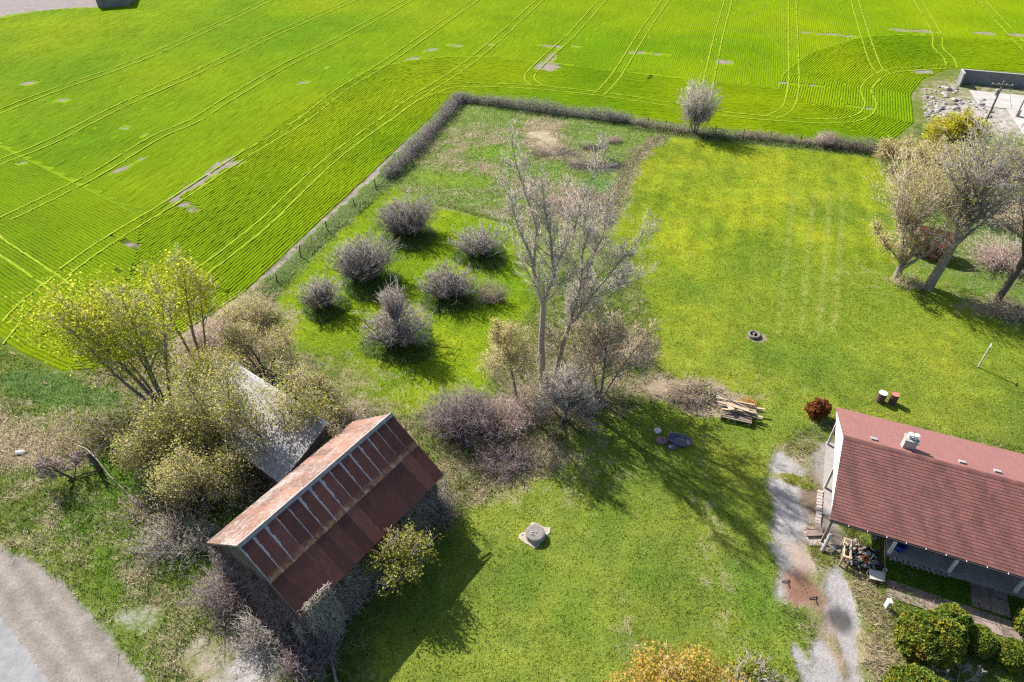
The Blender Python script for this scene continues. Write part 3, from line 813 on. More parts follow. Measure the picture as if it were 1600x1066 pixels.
# chimney with clay pots and three vents on the rear slope
ch = MB().box(-.34, .34, -.28, .28, 0, 1.0).build('chimney', M['brick_pale'], house, (3.72, .85, HR - .62))
MB().box(-.40, .40, -.34, .34, 1.0, 1.10).build('chimney_cap', M['concrete'], ch)
for q in (-.16, .17): MB().lathe([(.12, 1.1), (.13, 1.32), (.16, 1.36), (.16, 1.44), (.02, 1.46)], 12, (q, .03 * q, 0)).build('chimney_pot', M['white_paint'], ch)
for x in (1.78, 6.68, 8.55):
    vz = HR - .66 * math.tan(ha) - .04
    v_ = MB().box(-.15, .15, -.13, .13, 0, .12).build('roof_vent', M['metal_grey'], house, (x, .66, vz), (-ha, 0, 0)); MB().box(-.19, .19, -.17, .17, .12, .155).build('vent_cap', M['metal_grey'], v_)
MB().box(.1, 3.0, -2.4, 4.2, -.01, .035).build('car_port_slab', M['concrete'], house)

# front walk of pavers, step, white edging pole, car port edging blocks
walk = tag(bpy.data.objects.new('front_walk', None), kind='structure'); C.objects.link(walk); walk.location = (20.60, 28.45, 0); walk.rotation_euler = (0, 0, HAZ)
pv = MB().box(.01, .95, .01, .59, 0, .05).mesh('paver', M['paver'])
for i in range(7):
    for j in range(2):
        link('paver', pv, None, walk, (3.9 + i * .97, -7.05 + j * .61 - i * .03, rr.uniform(0, .008)), (0, 0, rr.uniform(-.01, .01)))
for i in range(2):
    for j in range(3): link('paver', pv, None, walk, (8.35 + i * .97, -5.85 + j * .52 , rr.uniform(.001, .008)))
kb = MB().box(0, .33, 0, .22, 0, .10).mesh('edging_block', M['brick_pale'])
edging = tag(bpy.data.objects.new('block_edging', None), kind='structure'); C.objects.link(edging); edging.location = (20.60, 28.45, 0); edging.rotation_euler = (0, 0, HAZ)
for i in range(12): link('edging_block', kb, None, edging, (-.22 + rr.uniform(-.02, .02), -.75 - i * .26, 0), (0, 0, rr.uniform(-.05, .05)))
p0 = at(1382, 845); p1 = at(1382, 914)
fr = thing('pipe_rail', 'thin pale pipe lying along the edge of the shaded front garden', 'pipe', p0); MB().tube([(0, 0, .05), (p1.x - p0.x, p1.y - p0.y, .05)], .045, 8).build('pipe', M['grey_white'], fr); MB().tube([(p1.x - p0.x, p1.y - p0.y, 0), (p1.x - p0.x, p1.y - p0.y, .35)], .04, 8).build('end_post', M['black'], fr)
p0 = at(1383, 950)
st = thing('bollard', 'short white post standing at the end of the paved walk', 'post', p0); MB().box(-.09, .09, -.12, .12, 0, .75).build('shaft', M['white_paint'], st); MB().box(-.12, .12, -.15, .15, .75, .80).build('cap', M['white_paint'], st)
p0 = hloc(4.5, -3.55, .28)
bt = thing('storage_tub', 'blue plastic tub on the porch behind the white column', 'tub', p0); MB().lathe([(.0, .0), (.30, 0), (.36, .45), (.33, .45), (.28, .05), (0, .05)], 16).build('shell', M['blue'], bt, smooth=True); MB().lathe([(.33, .42), (.40, .43), (.40, .47), (.33, .47)], 16).build('rim', M['blue'], bt)

# ------------------------------------------------------------------ small rust red shed under the right hand trees
M['red_board'] = plain('dark_red_board', (.16, .048, .033), (.085, .03, .024), 5, .9, .5, .15, rand=.3)
M['pink_trim'] = plain('faded_pink_trim', (.42, .24, .19), (.3, .17, .13), 6, .9, .3, .15)
sc = at(1420, 399)
rs = thing('garden_shed', 'small dark red board shed overgrown with dead vines between two trees', 'shed', sc, R(-30))
RL, RW, RR, RE = 2.9, 1.25, 2.75, 1.6
ra = math.atan2(RR - RE, RW); rsl = math.hypot(RW, RR - RE)
brd = MB().box(.005, RL / 12 - .005, -rsl - .1, 0, -.02, .015).mesh('roof_board', M['red_board'])
for i in range(12):
    link('roof_board', brd, None, rs, (i * RL / 12, RW, RR + rr.uniform(0, .02)), (ra, 0, 0))
    link('roof_board', brd, None, rs, ((i + 1) * RL / 12, RW, RR + rr.uniform(0, .02)), (ra, 0, math.pi))
for x in (-.04, RL + .0):
    MB().box(0, .06, -rsl - .12, 0, -.05, .05, Matrix.Rotation(ra, 4, 'X')).build('verge_board', M['pink_trim'], rs, (x, RW, RR + .02)); MB().box(0, .06, 0, rsl + .12, -.05, .05, Matrix.Rotation(-ra, 4, 'X')).build('verge_board', M['pink_trim'], rs, (x, RW, RR + .02))
wb = MB().box(.004, .236, -.02, .02, 0, RE + .08).mesh('wall_board', M['red_board'])
for i in range(12):
    link('wall_board', wb, None, rs, (.03 + i * .237, .12, 0)); link('wall_board', wb, None, rs, (.03 + i * .237, 2 * RW - .12, 0))
for x in (.05, RL - .05): MB().prism([(.12, 0), (2 * RW - .12, 0), (2 * RW - .12, RE), (RW, RR - .1), (.12, RE)], -.02, .02).build('gable_wall', M['red_board'], rs, (x, 0, 0), (R(90), 0, R(90)))
fw = MB().box(-.35, .35, -.28, .28, 0, .04).build('window_frame', M['grey_white'], rs, (1.9, RW - .62, RR - .55), (ra, 0, 0))
for i in (-1, 1):
    for j in (-1, 1): MB().box(i * .165 - .14, i * .165 + .14, j * .13 - .105, j * .13 + .105, .041, .05).build('pane', M['glass'], fw)

# ------------------------------------------------------------------ concrete bunker and yard at the far right
b0 = at(1497, 133); b1 = at(1600, 142.5)
baz = math.atan2(b1.y - b0.y, b1.x - b0.x)
bk = thing('bunker', 'long low concrete bunker wall shaded on its near side beyond the yard', 'bunker', b0, baz)
M['conc_dark'] = plain('shade_dark_concrete', (.20, .195, .20), (.13, .13, .135), 1.2, .9, .4, .15)  # bunker's backlit face: its shade is put into this darker concrete
MB().box(.25, 26, 1.3, 1.55, 0, 1.9).build('back_wall', M['conc_dark'], bk); MB().box(0, .25, -.7, 1.55, 0, 1.9).build('side_wall', M['conc_dark'], bk)
MB().box(.25, 26.02, 1.28, 1.62, 1.9, 1.98).build('coping', M['concrete'], bk); MB().box(-.06, .25, -.72, 1.62, 1.9, 1.983).build('coping', M['concrete'], bk)
cs = tag(bpy.data.objects.new('concrete_yard', None), kind='structure'); C.objects.link(cs); cs.location = b0; cs.rotation_euler = (0, 0, baz)
M['slab'] = plain('pale_concrete_slab', (.40, .37, .345), (.30, .275, .255), .7, .9, .3, .2, rand=.06)
for i in range(7):
    for j in range(5):
        if i == 0 and j > 1: continue
        MB().box(1.2 + i * 3.5 + .03, 1.2 + (i + 1) * 3.5 - .03, -2.2 - (j + 1) * 3.4 + .03, -2.2 - j * 3.4 - .03, -.1, .05 + rr.uniform(0, .03)).build('slab', M['slab'], cs)

# ------------------------------------------------------------------ vegetation tools
def tubes(segs, sides):
    """segs (n,8): p0 p1 r0 r1 -> V,F"""
    S = np.asarray(segs, float); n = len(S)
    p0, p1, r0, r1 = S[:, :3], S[:, 3:6], S[:, 6], S[:, 7]
    d = p1 - p0; L = np.linalg.norm(d, axis=1)[:, None] + 1e-9; d = d / L
    ref = np.where(np.abs(d[:, 2:3]) < .9, np.array([[0, 0, 1.]]), np.array([[1., 0, 0]]))
    u = np.cross(d, ref); u /= np.linalg.norm(u, axis=1)[:, None]; w = np.cross(d, u)
    V = np.zeros((n, 2 * sides, 3))
    p1 = p1 + d * (r1[:, None] * .5)
    for i in range(sides):
        a = 2 * math.pi * i / sides; o = u * math.cos(a) + w * math.sin(a)
        V[:, i] = p0 + o * r0[:, None]; V[:, sides + i] = p1 + o * r1[:, None]
    b = (np.arange(n) * 2 * sides)[:, None]
    F = np.concatenate([np.concatenate([b + i, b + (i + 1) % sides, b + sides + (i + 1) % sides, b + sides + i], 1) for i in range(sides)])
    return V.reshape(-1, 3), F

def cones(S):
    """fine twigs: three sided, ending in a point"""
    n = len(S); p0, p1, r0 = S[:, :3], S[:, 3:6], S[:, 6:7]
    d = p1 - p0; d = d / (np.linalg.norm(d, axis=1)[:, None] + 1e-9)
    ref = np.where(np.abs(d[:, 2:3]) < .9, np.array([[0, 0, 1.]]), np.array([[1., 0, 0]]))
    u = np.cross(d, ref); u /= np.linalg.norm(u, axis=1)[:, None]; w = np.cross(d, u)
    V = np.zeros((n, 4, 3))
    for i in range(3):
        a = 2.0944 * i; V[:, i] = p0 + (u * math.cos(a) + w * math.sin(a)) * r0
    V[:, 3] = p1 + d * .02
    b = np.arange(n)[:, None] * 4
    F = np.concatenate([np.concatenate([b + i, b + (i + 1) % 3, b + 3, b + 3], 1) for i in range(3)])
    return V.reshape(-1, 3), F

def tube_obj(name, segs, mat, parent, thick=.028, big=7):
    S = np.asarray(segs, float)
    if len(S) == 0: return None
    r = S[:, 6]; Vs, Fs, b = [], [], 0
    for part, sd_ in ((S[r > .06], big), (S[(r <= .06) & (r > FINE)], 3), (S[r <= FINE], 0)):
        if len(part) == 0: continue
        V, F = tubes(part, sd_) if sd_ else cones(part)
        if sd_ == 0: F = F[:, :3]
        else: F = np.concatenate([F[:, :3], F[:, [0, 2, 3]]])
        Vs.append(V); Fs.append(F + b); b += len(V)
    return link(name, np_mesh(name, np.concatenate(Vs), np.concatenate(Fs)), mat, parent)
FINE = .0245

def leaf_mesh(name, P, size, cols, rng, up=.3, jit=.25, elong=1.5):
    """one small kite of two faces for each point"""
    n = len(P)
    nrm = rng.normal(0, 1, (n, 3)); nrm[:, 2] = np.abs(nrm[:, 2]) + up; nrm /= np.linalg.norm(nrm, axis=1)[:, None]
    t = np.cross(nrm, rng.normal(0, 1, (n, 3))); t /= np.linalg.norm(t, axis=1)[:, None]; b = np.cross(nrm, t)
    s = size * np.clip(rng.normal(1, jit, n), .4, 1.8)[:, None]
    V = np.stack([P - t * s * elong * .5, P + b * s * .5 + nrm * s * .12, P + t * s * elong * .5, P - b * s * .5 + nrm * s * .12], 1)
    i = np.arange(n)[:, None] * 4
    F = np.concatenate([np.concatenate([i, i + 1, i + 2], 1), np.concatenate([i, i + 2, i + 3], 1)])
    cols = np.asarray(cols, float)
    pick = cols[rng.integers(0, len(cols), n)] * rng.normal(1, .16, (n, 1)).clip(.55, 1.5)
    return np_mesh(name, V.reshape(-1, 3), F, np.repeat(pick, 4, axis=0))

def limb(S, tips, p, d, L, r, lev, st, rnd):
    n = st['n'][lev]; step = L / n; last = lev == len(st['n']) - 1
    kids = 0 if last else st['kids'][lev]; a0 = st['start'][lev]
    kt = sorted(a0 + (1 - a0) * (k + rnd.random()) / max(kids, 1) for k in range(kids)); ki = 0
    az = rnd.random() * 6.28; tp = st['taper'][lev]
    wob, up = st['wob'][lev], st['up'][lev]
    r0 = r
    for i in range(n):
        d = (d + Vector((rnd.gauss(0, wob), rnd.gauss(0, wob), rnd.gauss(0, wob) + up))).normalized()
        q = p + d * step; r1 = r * (1 - (1 - tp) * (i + 1) / n)
        S[lev].append((*p, *q, r0, r1))
        while ki < kids and kt[ki] <= (i + 1) / n + 1e-6:
            t = kt[ki] * n - i; b = p.lerp(q, max(0, min(1, t))); ki += 1
            az += 2.4 + rnd.uniform(-.5, .5)
            u = d.orthogonal().normalized(); w = d.cross(u)
            a = R(st['ang'][lev]) * rnd.uniform(.7, 1.3)
            cd = (d * math.cos(a) + (u * math.cos(az) + w * math.sin(az)) * math.sin(a)).normalized()
            cl = L * st['ratio'][lev] * (1 - .55 * (kt[ki-1] - a0) / (1.001 - a0)) * rnd.uniform(.7, 1.25)
            cr = max(st['rmin'], min(r1 * .8, r1 * st['rr'][lev]))
            limb(S, tips, b, cd, cl, cr, lev + 1, st, rnd)
        p = q; r0 = r1
    if lev >= len(st['n']) - 2: tips.append((*p, *d))

def style(**k):
    s = dict(n=[7, 6, 5, 3], kids=[9, 7, 6, 0], start=[.3, .2, .15, .1], taper=[.25, .2, .3, .4], wob=[.05, .10, .14, .18], up=[.0, .05, .05, .04],
             ang=[42, 42, 45, 40], ratio=[.55, .5, .5, .5], rr=[.55, .5, .5, .5], rmin=.020)
    s.update(k); return s

def twig_cloud(rng, cx, cy, cz, rx, ry, rz, n, ln, side=3, r0=.045, oz=.8):
    """limbs fanning out from the foot of a crown to its edge, with side twigs"""
    v = rng.normal(0, 1, (n, 3)); v[:, 2] = np.where(v[:, 2] < -.12, -v[:, 2], v[:, 2]); v /= np.linalg.norm(v, axis=1)[:, None]
    q = rng.uniform(.62, 1.08, n)[:, None]; R3 = np.array([rx, ry, rz]); c = np.array([cx, cy, cz])
    o = c - np.array([0, 0, rz * oz]) + rng.normal(0, .12, (n, 3)) * R3 * np.array([.6, .6, .3])
    tgt = c + v * q * R3
    mid = (o + tgt) * .5 + np.array([0, 0, 1]) * rz * rng.uniform(.0, .35, n)[:, None] + rng.normal(0, .10, (n, 3)) * R3
    out = []; p = o; K = 5
    for k in range(1, K + 1):
        t = k / K; p2 = (1 - t) ** 2 * o + 2 * t * (1 - t) * mid + t * t * tgt + rng.normal(0, .035, (n, 3)) * R3
        ra = max(.022, r0 * (1 - (k - 1) / K)); rb_ = max(.012, r0 * (1 - k / K))
        out.append(np.concatenate([p, p2, np.full((n, 1), ra), np.full((n, 1), rb_)], 1))
        d = p2 - p; d /= np.linalg.norm(d, axis=1)[:, None] + 1e-9
        if k > 1:
            for _ in range(side):
                e0 = p + (p2 - p) * rng.random((n, 1)); dd = d + rng.normal(0, .55, (n, 3)) + np.array([0, 0, .25]); dd /= np.linalg.norm(dd, axis=1)[:, None]
                L = (ln * rng.uniform(.4, 1.15, n))[:, None]; e = e0 + dd * L
                out.append(np.concatenate([e0, e, np.full((n, 1), .021), np.full((n, 1), .008)], 1))
                dd = dd + rng.normal(0, .6, (n, 3)); dd /= np.linalg.norm(dd, axis=1)[:, None]
                out.append(np.concatenate([e0 + (e - e0) * .5, e0 + (e - e0) * .5 + dd * L * .5, np.full((n, 1), .017), np.full((n, 1), .008)], 1))
        p = p2
    out = np.concatenate(out)
    return [tuple(x) for x in out[out[:, 5] > .05]]

def tree(name, label, base, stems, st, seed, bark_m, twig_m, leaves=None, cat='tree', group=None, wood=2, dense=1.5, cloud=(), lcloud=(), limbs=()):
    """stems: (dx, dy, lean vector, length, radius); leaves: (per tip, size, spread, colours)"""
    rnd = random.Random(seed); rng = np.random.default_rng(seed)
    t = thing(name, label, cat, base, 0, group)
    S = [[] for _ in st['n']]; tips = []
    st = dict(st); st['kids'] = list(st['kids']); st['kids'][-2] = int(st['kids'][-2] * dense * 1.3 + .5); st['n'] = list(st['n']); st['n'][-1] = 1; st['ratio'] = list(st['ratio']); st['ratio'][len(st['n']) - 2] *= 1.35
    if len(st['kids']) > 3: st['kids'][-3] = int(st['kids'][-3] * 1.15 + .5)
    for dx, dy, d, L, r in stems:
        limb(S, tips, Vector((dx, dy, -.05)), Vector(d).normalized(), L, r, 0, st, rnd)
    for pts, ra, rb_, kids, kl in limbs:
        for k in range(len(pts) - 1):
            f0, f1 = k / (len(pts) - 1), (k + 1) / (len(pts) - 1)
            p_, q_ = Vector(pts[k]), Vector(pts[k + 1]); m_ = p_.lerp(q_, .5) + Vector((rnd.gauss(0, .05), rnd.gauss(0, .08), rnd.gauss(0, .03)))
            r_0, r_1 = ra + (rb_ - ra) * f0, ra + (rb_ - ra) * f1
            S[0] += [(*p_, *m_, r_0, (r_0 + r_1) / 2), (*m_, *q_, (r_0 + r_1) / 2, r_1)]
            for _ in range(kids):
                t_ = rnd.random(); b_ = p_.lerp(m_, t_ * 2) if t_ < .5 else m_.lerp(q_, t_ * 2 - 1)
                d_ = (q_ - p_).normalized() * .9 + Vector((rnd.gauss(0, .5), rnd.gauss(0, .5), rnd.gauss(.15, .25)))
                limb(S, tips, b_, d_.normalized(), kl * (1.15 - .5 * f1) * rnd.uniform(.6, 1.25), max(.03, (r_0 + r_1) * .5 * rnd.uniform(.3, .55)), 1, st, rnd)
        if kids: limb(S, tips, Vector(pts[-1]), (Vector(pts[-1]) - Vector(pts[-2])).normalized(), kl * .9, rb_, 1, st, rnd)
    thick = [s for l in S[:wood] for s in l]; thin = [s for l in S[wood:] for s in l]
    for c in cloud: thin += twig_cloud(rng, *c)
    tube_obj('trunk', thick, bark_m, t)
    cr = tube_obj('crown', thin, twig_m, t)
    if leaves:
        per, size, spread, cols = leaves
        T = np.array(tips)[:, :3]; k = rng.integers(0, len(T), int(len(T) * per))
        P = T[k] + rng.normal(0, spread, (len(k), 3))
        P = P[P[:, 2] > .1]
        for cx, cy, cz, rx, ry, rz, n in lcloud:
            v = rng.normal(0, 1, (n, 3)); v /= np.linalg.norm(v, axis=1)[:, None]
            lump = 1 + .16 * np.sin(v[:, 0] * 7 + seed) * np.sin(v[:, 1] * 6) + .12 * np.sin(v[:, 2] * 9 + v[:, 0] * 5)
            q = (rng.random(n) ** .45 * lump)[:, None]
            P = np.concatenate([P, v * q * np.array([rx, ry, rz]) + np.array([cx, cy, cz])])
        P = P[P[:, 2] > .1]
        link('leaves', leaf_mesh('leaves', P, size, cols, rng), M['leaf'], cr or t)
    return t

def bush(name, label, base, rx, ry, h, n, mat, seed, seg=5, rad=.016, arch=.25, side=2, leaves=None, cat='shrub', group=None, hollow=.0, flat=1.0):
    """many thin stems from a patch of ground, arching outwards"""
    rng = np.random.default_rng(seed)
    t = thing(name, label, cat, base, 0, group)
    a = rng.random(n) * 6.283; q = np.sqrt(rng.random(n))
    p = np.stack([np.cos(a) * q * rx * .45, np.sin(a) * q * ry * .45, np.zeros(n)], 1)
    spread = rng.random(n)
    d = np.stack([np.cos(a) * rx * (.25 + spread * .75), np.sin(a) * ry * (.25 + spread * .75), h * flat * (1.15 - .6 * spread)], 1)
    d += rng.normal(0, .18, (n, 3)) * np.array([rx, ry, h * .5]); d /= np.linalg.norm(d, axis=1)[:, None]
    L = (np.hypot(rx * spread, h * (1.05 - .35 * spread)) * rng.uniform(.6, 1.0, n))
    out, tips = [], []
    for k in range(seg):
        d = d + rng.normal(0, .16, (n, 3)); d[:, 2] -= arch * k / seg * .8; d /= np.linalg.norm(d, axis=1)[:, None]
        p2 = p + d * (L / seg)[:, None]; p2[:, 2] = np.maximum(p2[:, 2], .03)
        r0 = rad * (1.3 - .9 * k / seg); r1 = rad * (1.3 - .9 * (k + 1) / seg)
        out.append(np.concatenate([p, p2, np.full((n, 1), r0), np.full((n, 1), r1)], 1))
        if k >= 1:
            for _ in range(side):
                sd_ = d * .5 + rng.normal(0, .6, (n, 3)); sd_ /= np.linalg.norm(sd_, axis=1)[:, None]
                e = p2 + sd_ * (L * rng.uniform(.10, .28, n))[:, None]; e[:, 2] = np.maximum(e[:, 2], .02)
                out.append(np.concatenate([p2, e, np.full((n, 1), rad * .95), np.full((n, 1), rad * .35)], 1)); tips.append(e)
        p = p2
    tips.append(p)
    st_ = tube_obj('stems', np.concatenate(out), mat, t)
    if leaves:
        cnt, size, spread_, cols = leaves
        T = np.concatenate(tips); P = T[rng.integers(0, len(T), cnt)] + rng.normal(0, spread_, (cnt, 3)); P = P[P[:, 2] > .03]
        link('leaves', leaf_mesh('leaves', P, size, cols, rng), M['leaf'], t)
    return t

def grass_obj(name, label, X, Y, h, w, cols, seed, blades=5, spread=.10, kind='stuff', z0=0.0, lean=.5, cat='grass'):
    rng = np.random.default_rng(seed); n = len(X)
    hh = np.broadcast_to(np.asarray(h, float), (n,))
    bx = np.repeat(X, blades) + rng.normal(0, spread, n * blades); by = np.repeat(Y, blades) + rng.normal(0, spread, n * blades)
    H = np.repeat(hh, blades) * rng.uniform(.55, 1.25, n * blades)
    a = rng.random(n * blades) * 6.283; l = rng.normal(0, lean, (n * blades, 2)) * H[:, None]
    ww = w * rng.uniform(.6, 1.4, n * blades)
    V = np.zeros((n * blades, 3, 3))
    V[:, 0] = np.stack([bx - np.cos(a) * ww, by - np.sin(a) * ww, np.full(len(bx), z0)], 1); V[:, 1] = np.stack([bx + np.cos(a) * ww, by + np.sin(a) * ww, np.full(len(bx), z0)], 1)
    V[:, 2] = np.stack([bx + l[:, 0], by + l[:, 1], z0 + H], 1)
    cols = np.asarray(cols, float)
    if cols.ndim == 2 and len(cols) == n and n > 40: pick = np.repeat(cols, blades, axis=0)
    else: pick = np.repeat(cols[rng.integers(0, len(cols), n)], blades, axis=0)
    pick = pick * rng.normal(1, .18, (n * blades, 1)).clip(.5, 1.6)
    me = np_mesh(name, V.reshape(-1, 3), np.arange(n * blades * 3).reshape(-1, 3), np.repeat(pick, 3, axis=0))
    return tag(link(name, me, M['blade']), label, cat, kind=kind)

# leaf colours
YG = [(.46, .48, .035), (.38, .44, .04), (.54, .50, .06), (.33, .38, .04)]
TANL = [(.54, .46, .20), (.47, .40, .18), (.47, .46, .14), (.56, .45, .26)]
OLIVE = [(.40, .42, .12), (.44, .42, .15), (.33, .37, .10)]
GOLD = [(.52, .37, .07), (.46, .36, .09), (.56, .36, .12), (.38, .34, .06)]
CEDAR = [(.10, .15, .022), (.16, .19, .02), (.07, .115, .018), (.20, .19, .025), (.17, .20, .02)]

# ------------------------------------------------------------------ trees in the middle
bare = style()
def on_plane(base, *px, lean=0.0):
    """points seen at the given places, standing in the upright plane through base"""
    out = []
    for k, (u, v) in enumerate(px):
        x, y = (u - 800) / FPX, (533 - v) / FPX; d = (x, cP + y * sP, -sP + y * cP); t = (base.y + lean * k) / d[1]
        out.append(Vector((d[0] * t - base.x, d[1] * t - base.y, CAM_H + d[2] * t)))
    return out
pst = style(n=[6, 6, 5, 3], kids=[0, 8, 5, 0], start=[.3, .15, .15, .1], taper=[.3, .25, .3, .4], wob=[.03, .08, .13, .18], up=[0, .07, .05, .03], ang=[30, 36, 40, 40], ratio=[.5, .5, .55, .5], rr=[.5, .52, .5, .6], rmin=.018)
pb_ = at(849, 592)
tree('poplar_tree', 'tallest bare tree with pale forked trunk in the middle of the plot', pb_, [], pst, 11, M['bark_pale'], M['twig_pale'], dense=1.1,
     limbs=[([Vector((0, 0, -.1))] + on_plane(pb_, (847, 560), (846, 525), (849, 478)), .28, .20, 0, 1), (on_plane(pb_, (849, 478), (838, 435), (834, 408), (838, 358), (824, 312), (807, 258), lean=.1), .15, .045, 5, 2.7),
            (on_plane(pb_, (834, 412), (820, 380), (808, 352), (800, 318), lean=-.25), .08, .03, 5, 2.4), (on_plane(pb_, (849, 478), (862, 440), (866, 420), (862, 390), (855, 350), (850, 315), lean=-.15), .15, .045, 5, 2.7), (on_plane(pb_, (866, 420), (882, 390), (897, 362), (905, 325), (925, 280), lean=.3), .10, .035, 5, 2.7)], wood=2)
pb_ = at(868, 590)
tree('poplar_tree', 'tall bare tree leaning right beside the forked pale trunk', pb_, [], pst, 12, M['bark_pale'], M['twig_pale'], dense=1.1,
     limbs=[([Vector((0, 0, -.1))] + on_plane(pb_, (874, 559), (888, 512)), .22, .16, 0, 1), (on_plane(pb_, (888, 512), (900, 475), (915, 430), (935, 384), (946, 345), lean=.2), .13, .04, 7, 2.6),
            (on_plane(pb_, (888, 512), (905, 490), (930, 455), (960, 420), (990, 385), lean=-.2), .13, .035, 7, 2.7), (on_plane(pb_, (900, 475), (908, 440), (910, 400), (920, 360), lean=-.3), .09, .035, 6, 2.4), (on_plane(pb_, (930, 455), (955, 450), (985, 440)), .06, .03, 6, 2.2)], wood=2)
tree('maple_tree', 'slim tree with tan yellow buds left of the pale forked trunk', at(808, 634), [(0, 0, (-.06, .03, 1), 8.0, .12)],
     style(n=[8, 5, 4, 2], kids=[22, 8, 5, 0], start=[.35, .2, .2, .1], up=[0, .10, .06, .04], ang=[46, 40, 45, 40], ratio=[.34, .5, .5, .5]), 13, M['bark_grey'], M['twig_tan'], (3.2, .075, .16, TANL))
tree('ash_tree', 'small bare grey tree in front of the tall pale trunks', at(884, 660), [(0, 0, (.02, 0, 1), 3.2, .13), (.1, .1, (.5, .1, 1), 2.6, .08), (-.1, 0, (-.6, .1, 1), 2.6, .08)],
     style(n=[5, 5, 4, 3], kids=[9, 8, 6, 0], start=[.3, .2, .15, .1], ang=[48, 45, 45, 40], ratio=[.75, .55, .5, .5]), 14, M['bark_dark'], M['twig_grey'], cloud=[(0, .1, 3.0, 2.3, 1.9, 2.2, 90, .8)])
tree('maple_tree', 'rounded tan budding tree at the right of the bare tree clump', at(935, 625), [(0, 0, (.15, .1, 1), 6.6, .13), (.1, .03, (.55, .25, 1), 6.2, .09), (-.05, 0, (-.2, .25, 1), 5.6, .08)],
     style(n=[6, 5, 4, 2], kids=[13, 8, 6, 0], start=[.25, .2, .2, .1], ang=[44, 42, 45, 40], ratio=[.52, .5, .5, .5]), 15, M['bark_grey'], M['twig_tan'], (1.3, .06, .22, [(.30, .25, .10), (.25, .22, .08), (.34, .24, .15)]))
tree('ash_tree', 'thin grey brown sapling thicket tree behind the leaning trunk', at(905, 600), [(0, 0, (.1, .1, 1), 6.8, .09), (.04, .03, (.5, .05, 1), 5.6, .07), (-.04, .02, (-.5, .1, 1), 5.2, .07)],
     style(n=[6, 5, 4, 2], kids=[12, 7, 5, 0], ang=[42, 42, 45, 40], ratio=[.45, .5, .5, .5]), 16, M['bark_grey'], M['twig_brown'])
bush('bramble', 'low brown undergrowth around the feet of the middle trees', at(865, 632), 4.3, 2.4, 1.7, 420, M['twig_brown'], 17, leaves=(900, .09, .15, OLIVE))
bush('shrub', 'rounded mauve grey leafless shrub near the barn roof corner', at(722, 668), 2.3, 2.0, 3.0, 520, M['twig_mauve'], 18, side=3)
bush('shrub', 'loose brown leafless thicket between the mauve shrub and slim tree', at(782, 665), 2.5, 1.8, 2.1, 330, M['twig_pink'], 19)
bush('brush_pile', 'flat heap of cut grey branches beside the dry grass', at(786, 726), 2.5, 1.35, 1.0, 420, M['twig_mauve'], 20, rad=.018, arch=.6, flat=.7, cat='brush pile')
bush('shrub', 'small dry brown shrub at the orchard edge near the slim tree', at(768, 470), 1.5, 1.2, 1.9, 170, M['twig_brown'], 21)
bush('brush_pile', 'dry twigs and weeds heaped at the left of the timber pile', at(1082, 620), 2.3, 1.4, .75, 420, M['twig_brown'], 22, arch=.5, flat=.6, leaves=(500, .1, .15, OLIVE), cat='brush pile')
bush('shrub', 'tangle of pale dead canes right of the tree clump', at(985, 560), 1.6, 1.2, 1.2, 150, M['twig_tan'], 23)

bush('weed_patch', 'flattened grey brown weeds in the lower right of the paddock', at(905, 318), 4.6, 4.0, .55, 620, M['twig_pink'], 24, arch=.7, flat=.35, cat='weeds')
bush('weed_patch', 'dark reddish weed patch below the paddock sapling', at(932, 260), 4.0, 1.2, .45, 330, M['twig_mauve'], 25, arch=.7, flat=.35, cat='weeds')
bush('weed_patch', 'grey brown weed patch just below the pale straw in the paddock', at(866, 240), 3.8, 1.5, .4, 280, M['twig_brown'], 26, arch=.7, flat=.35, cat='weeds')

# ------------------------------------------------------------------ old orchard
orch = style(n=[4, 6, 5, 3, 2], kids=[6, 9, 7, 5, 0], start=[.40, .2, .12, .1, .1], taper=[.8, .2, .25, .35, .4], wob=[.05, .14, .17, .2, .22], up=[0, .03, .02, .02, 0], ang=[58, 48, 46, 42, 40], ratio=[1.5, .5, .48, .5, .5], rr=[.6, .45, .5, .5, .5], rmin=.018)
ORC = [((637, 366), 2.0, 5.0, 'dense dark orchard tree nearest the paddock corner', 'twig_dim', 31, 1.0),
       ((574, 436), 2.1, 5.4, 'widest dark mauve orchard tree, close to the crop field', 'twig_dim', 32, 1.0),
       ((750, 399), 1.5, 3.4, 'open grey green orchard tree farthest right in the orchard', 'twig_grey', 33, .8),
       ((704, 464), 1.5, 4.0, 'low rounded grey orchard tree in the middle of the orchard', 'twig_dim', 34, .9),
       ((507, 482), 1.3, 3.4, 'smallest orchard tree, beside the fence post on the field edge', 'twig_grey', 35, .7),
       ((626, 538), 2.3, 5.0, 'tall silver twigged orchard tree nearest the shed', 'twig_grey', 36, .85)]
M['twig_dim'] = plain('twig_dim', (.19, .165, .15), (.32, .285, .26), 2, .95, 0, .1)
CL = {31: (3.4, 1.9, 240), 32: (3.6, 2.0, 250), 33: (2.9, 1.5, 110), 34: (3.0, 1.4, 140), 35: (2.0, 1.6, 80), 36: (3.0, 1.6, 170)}
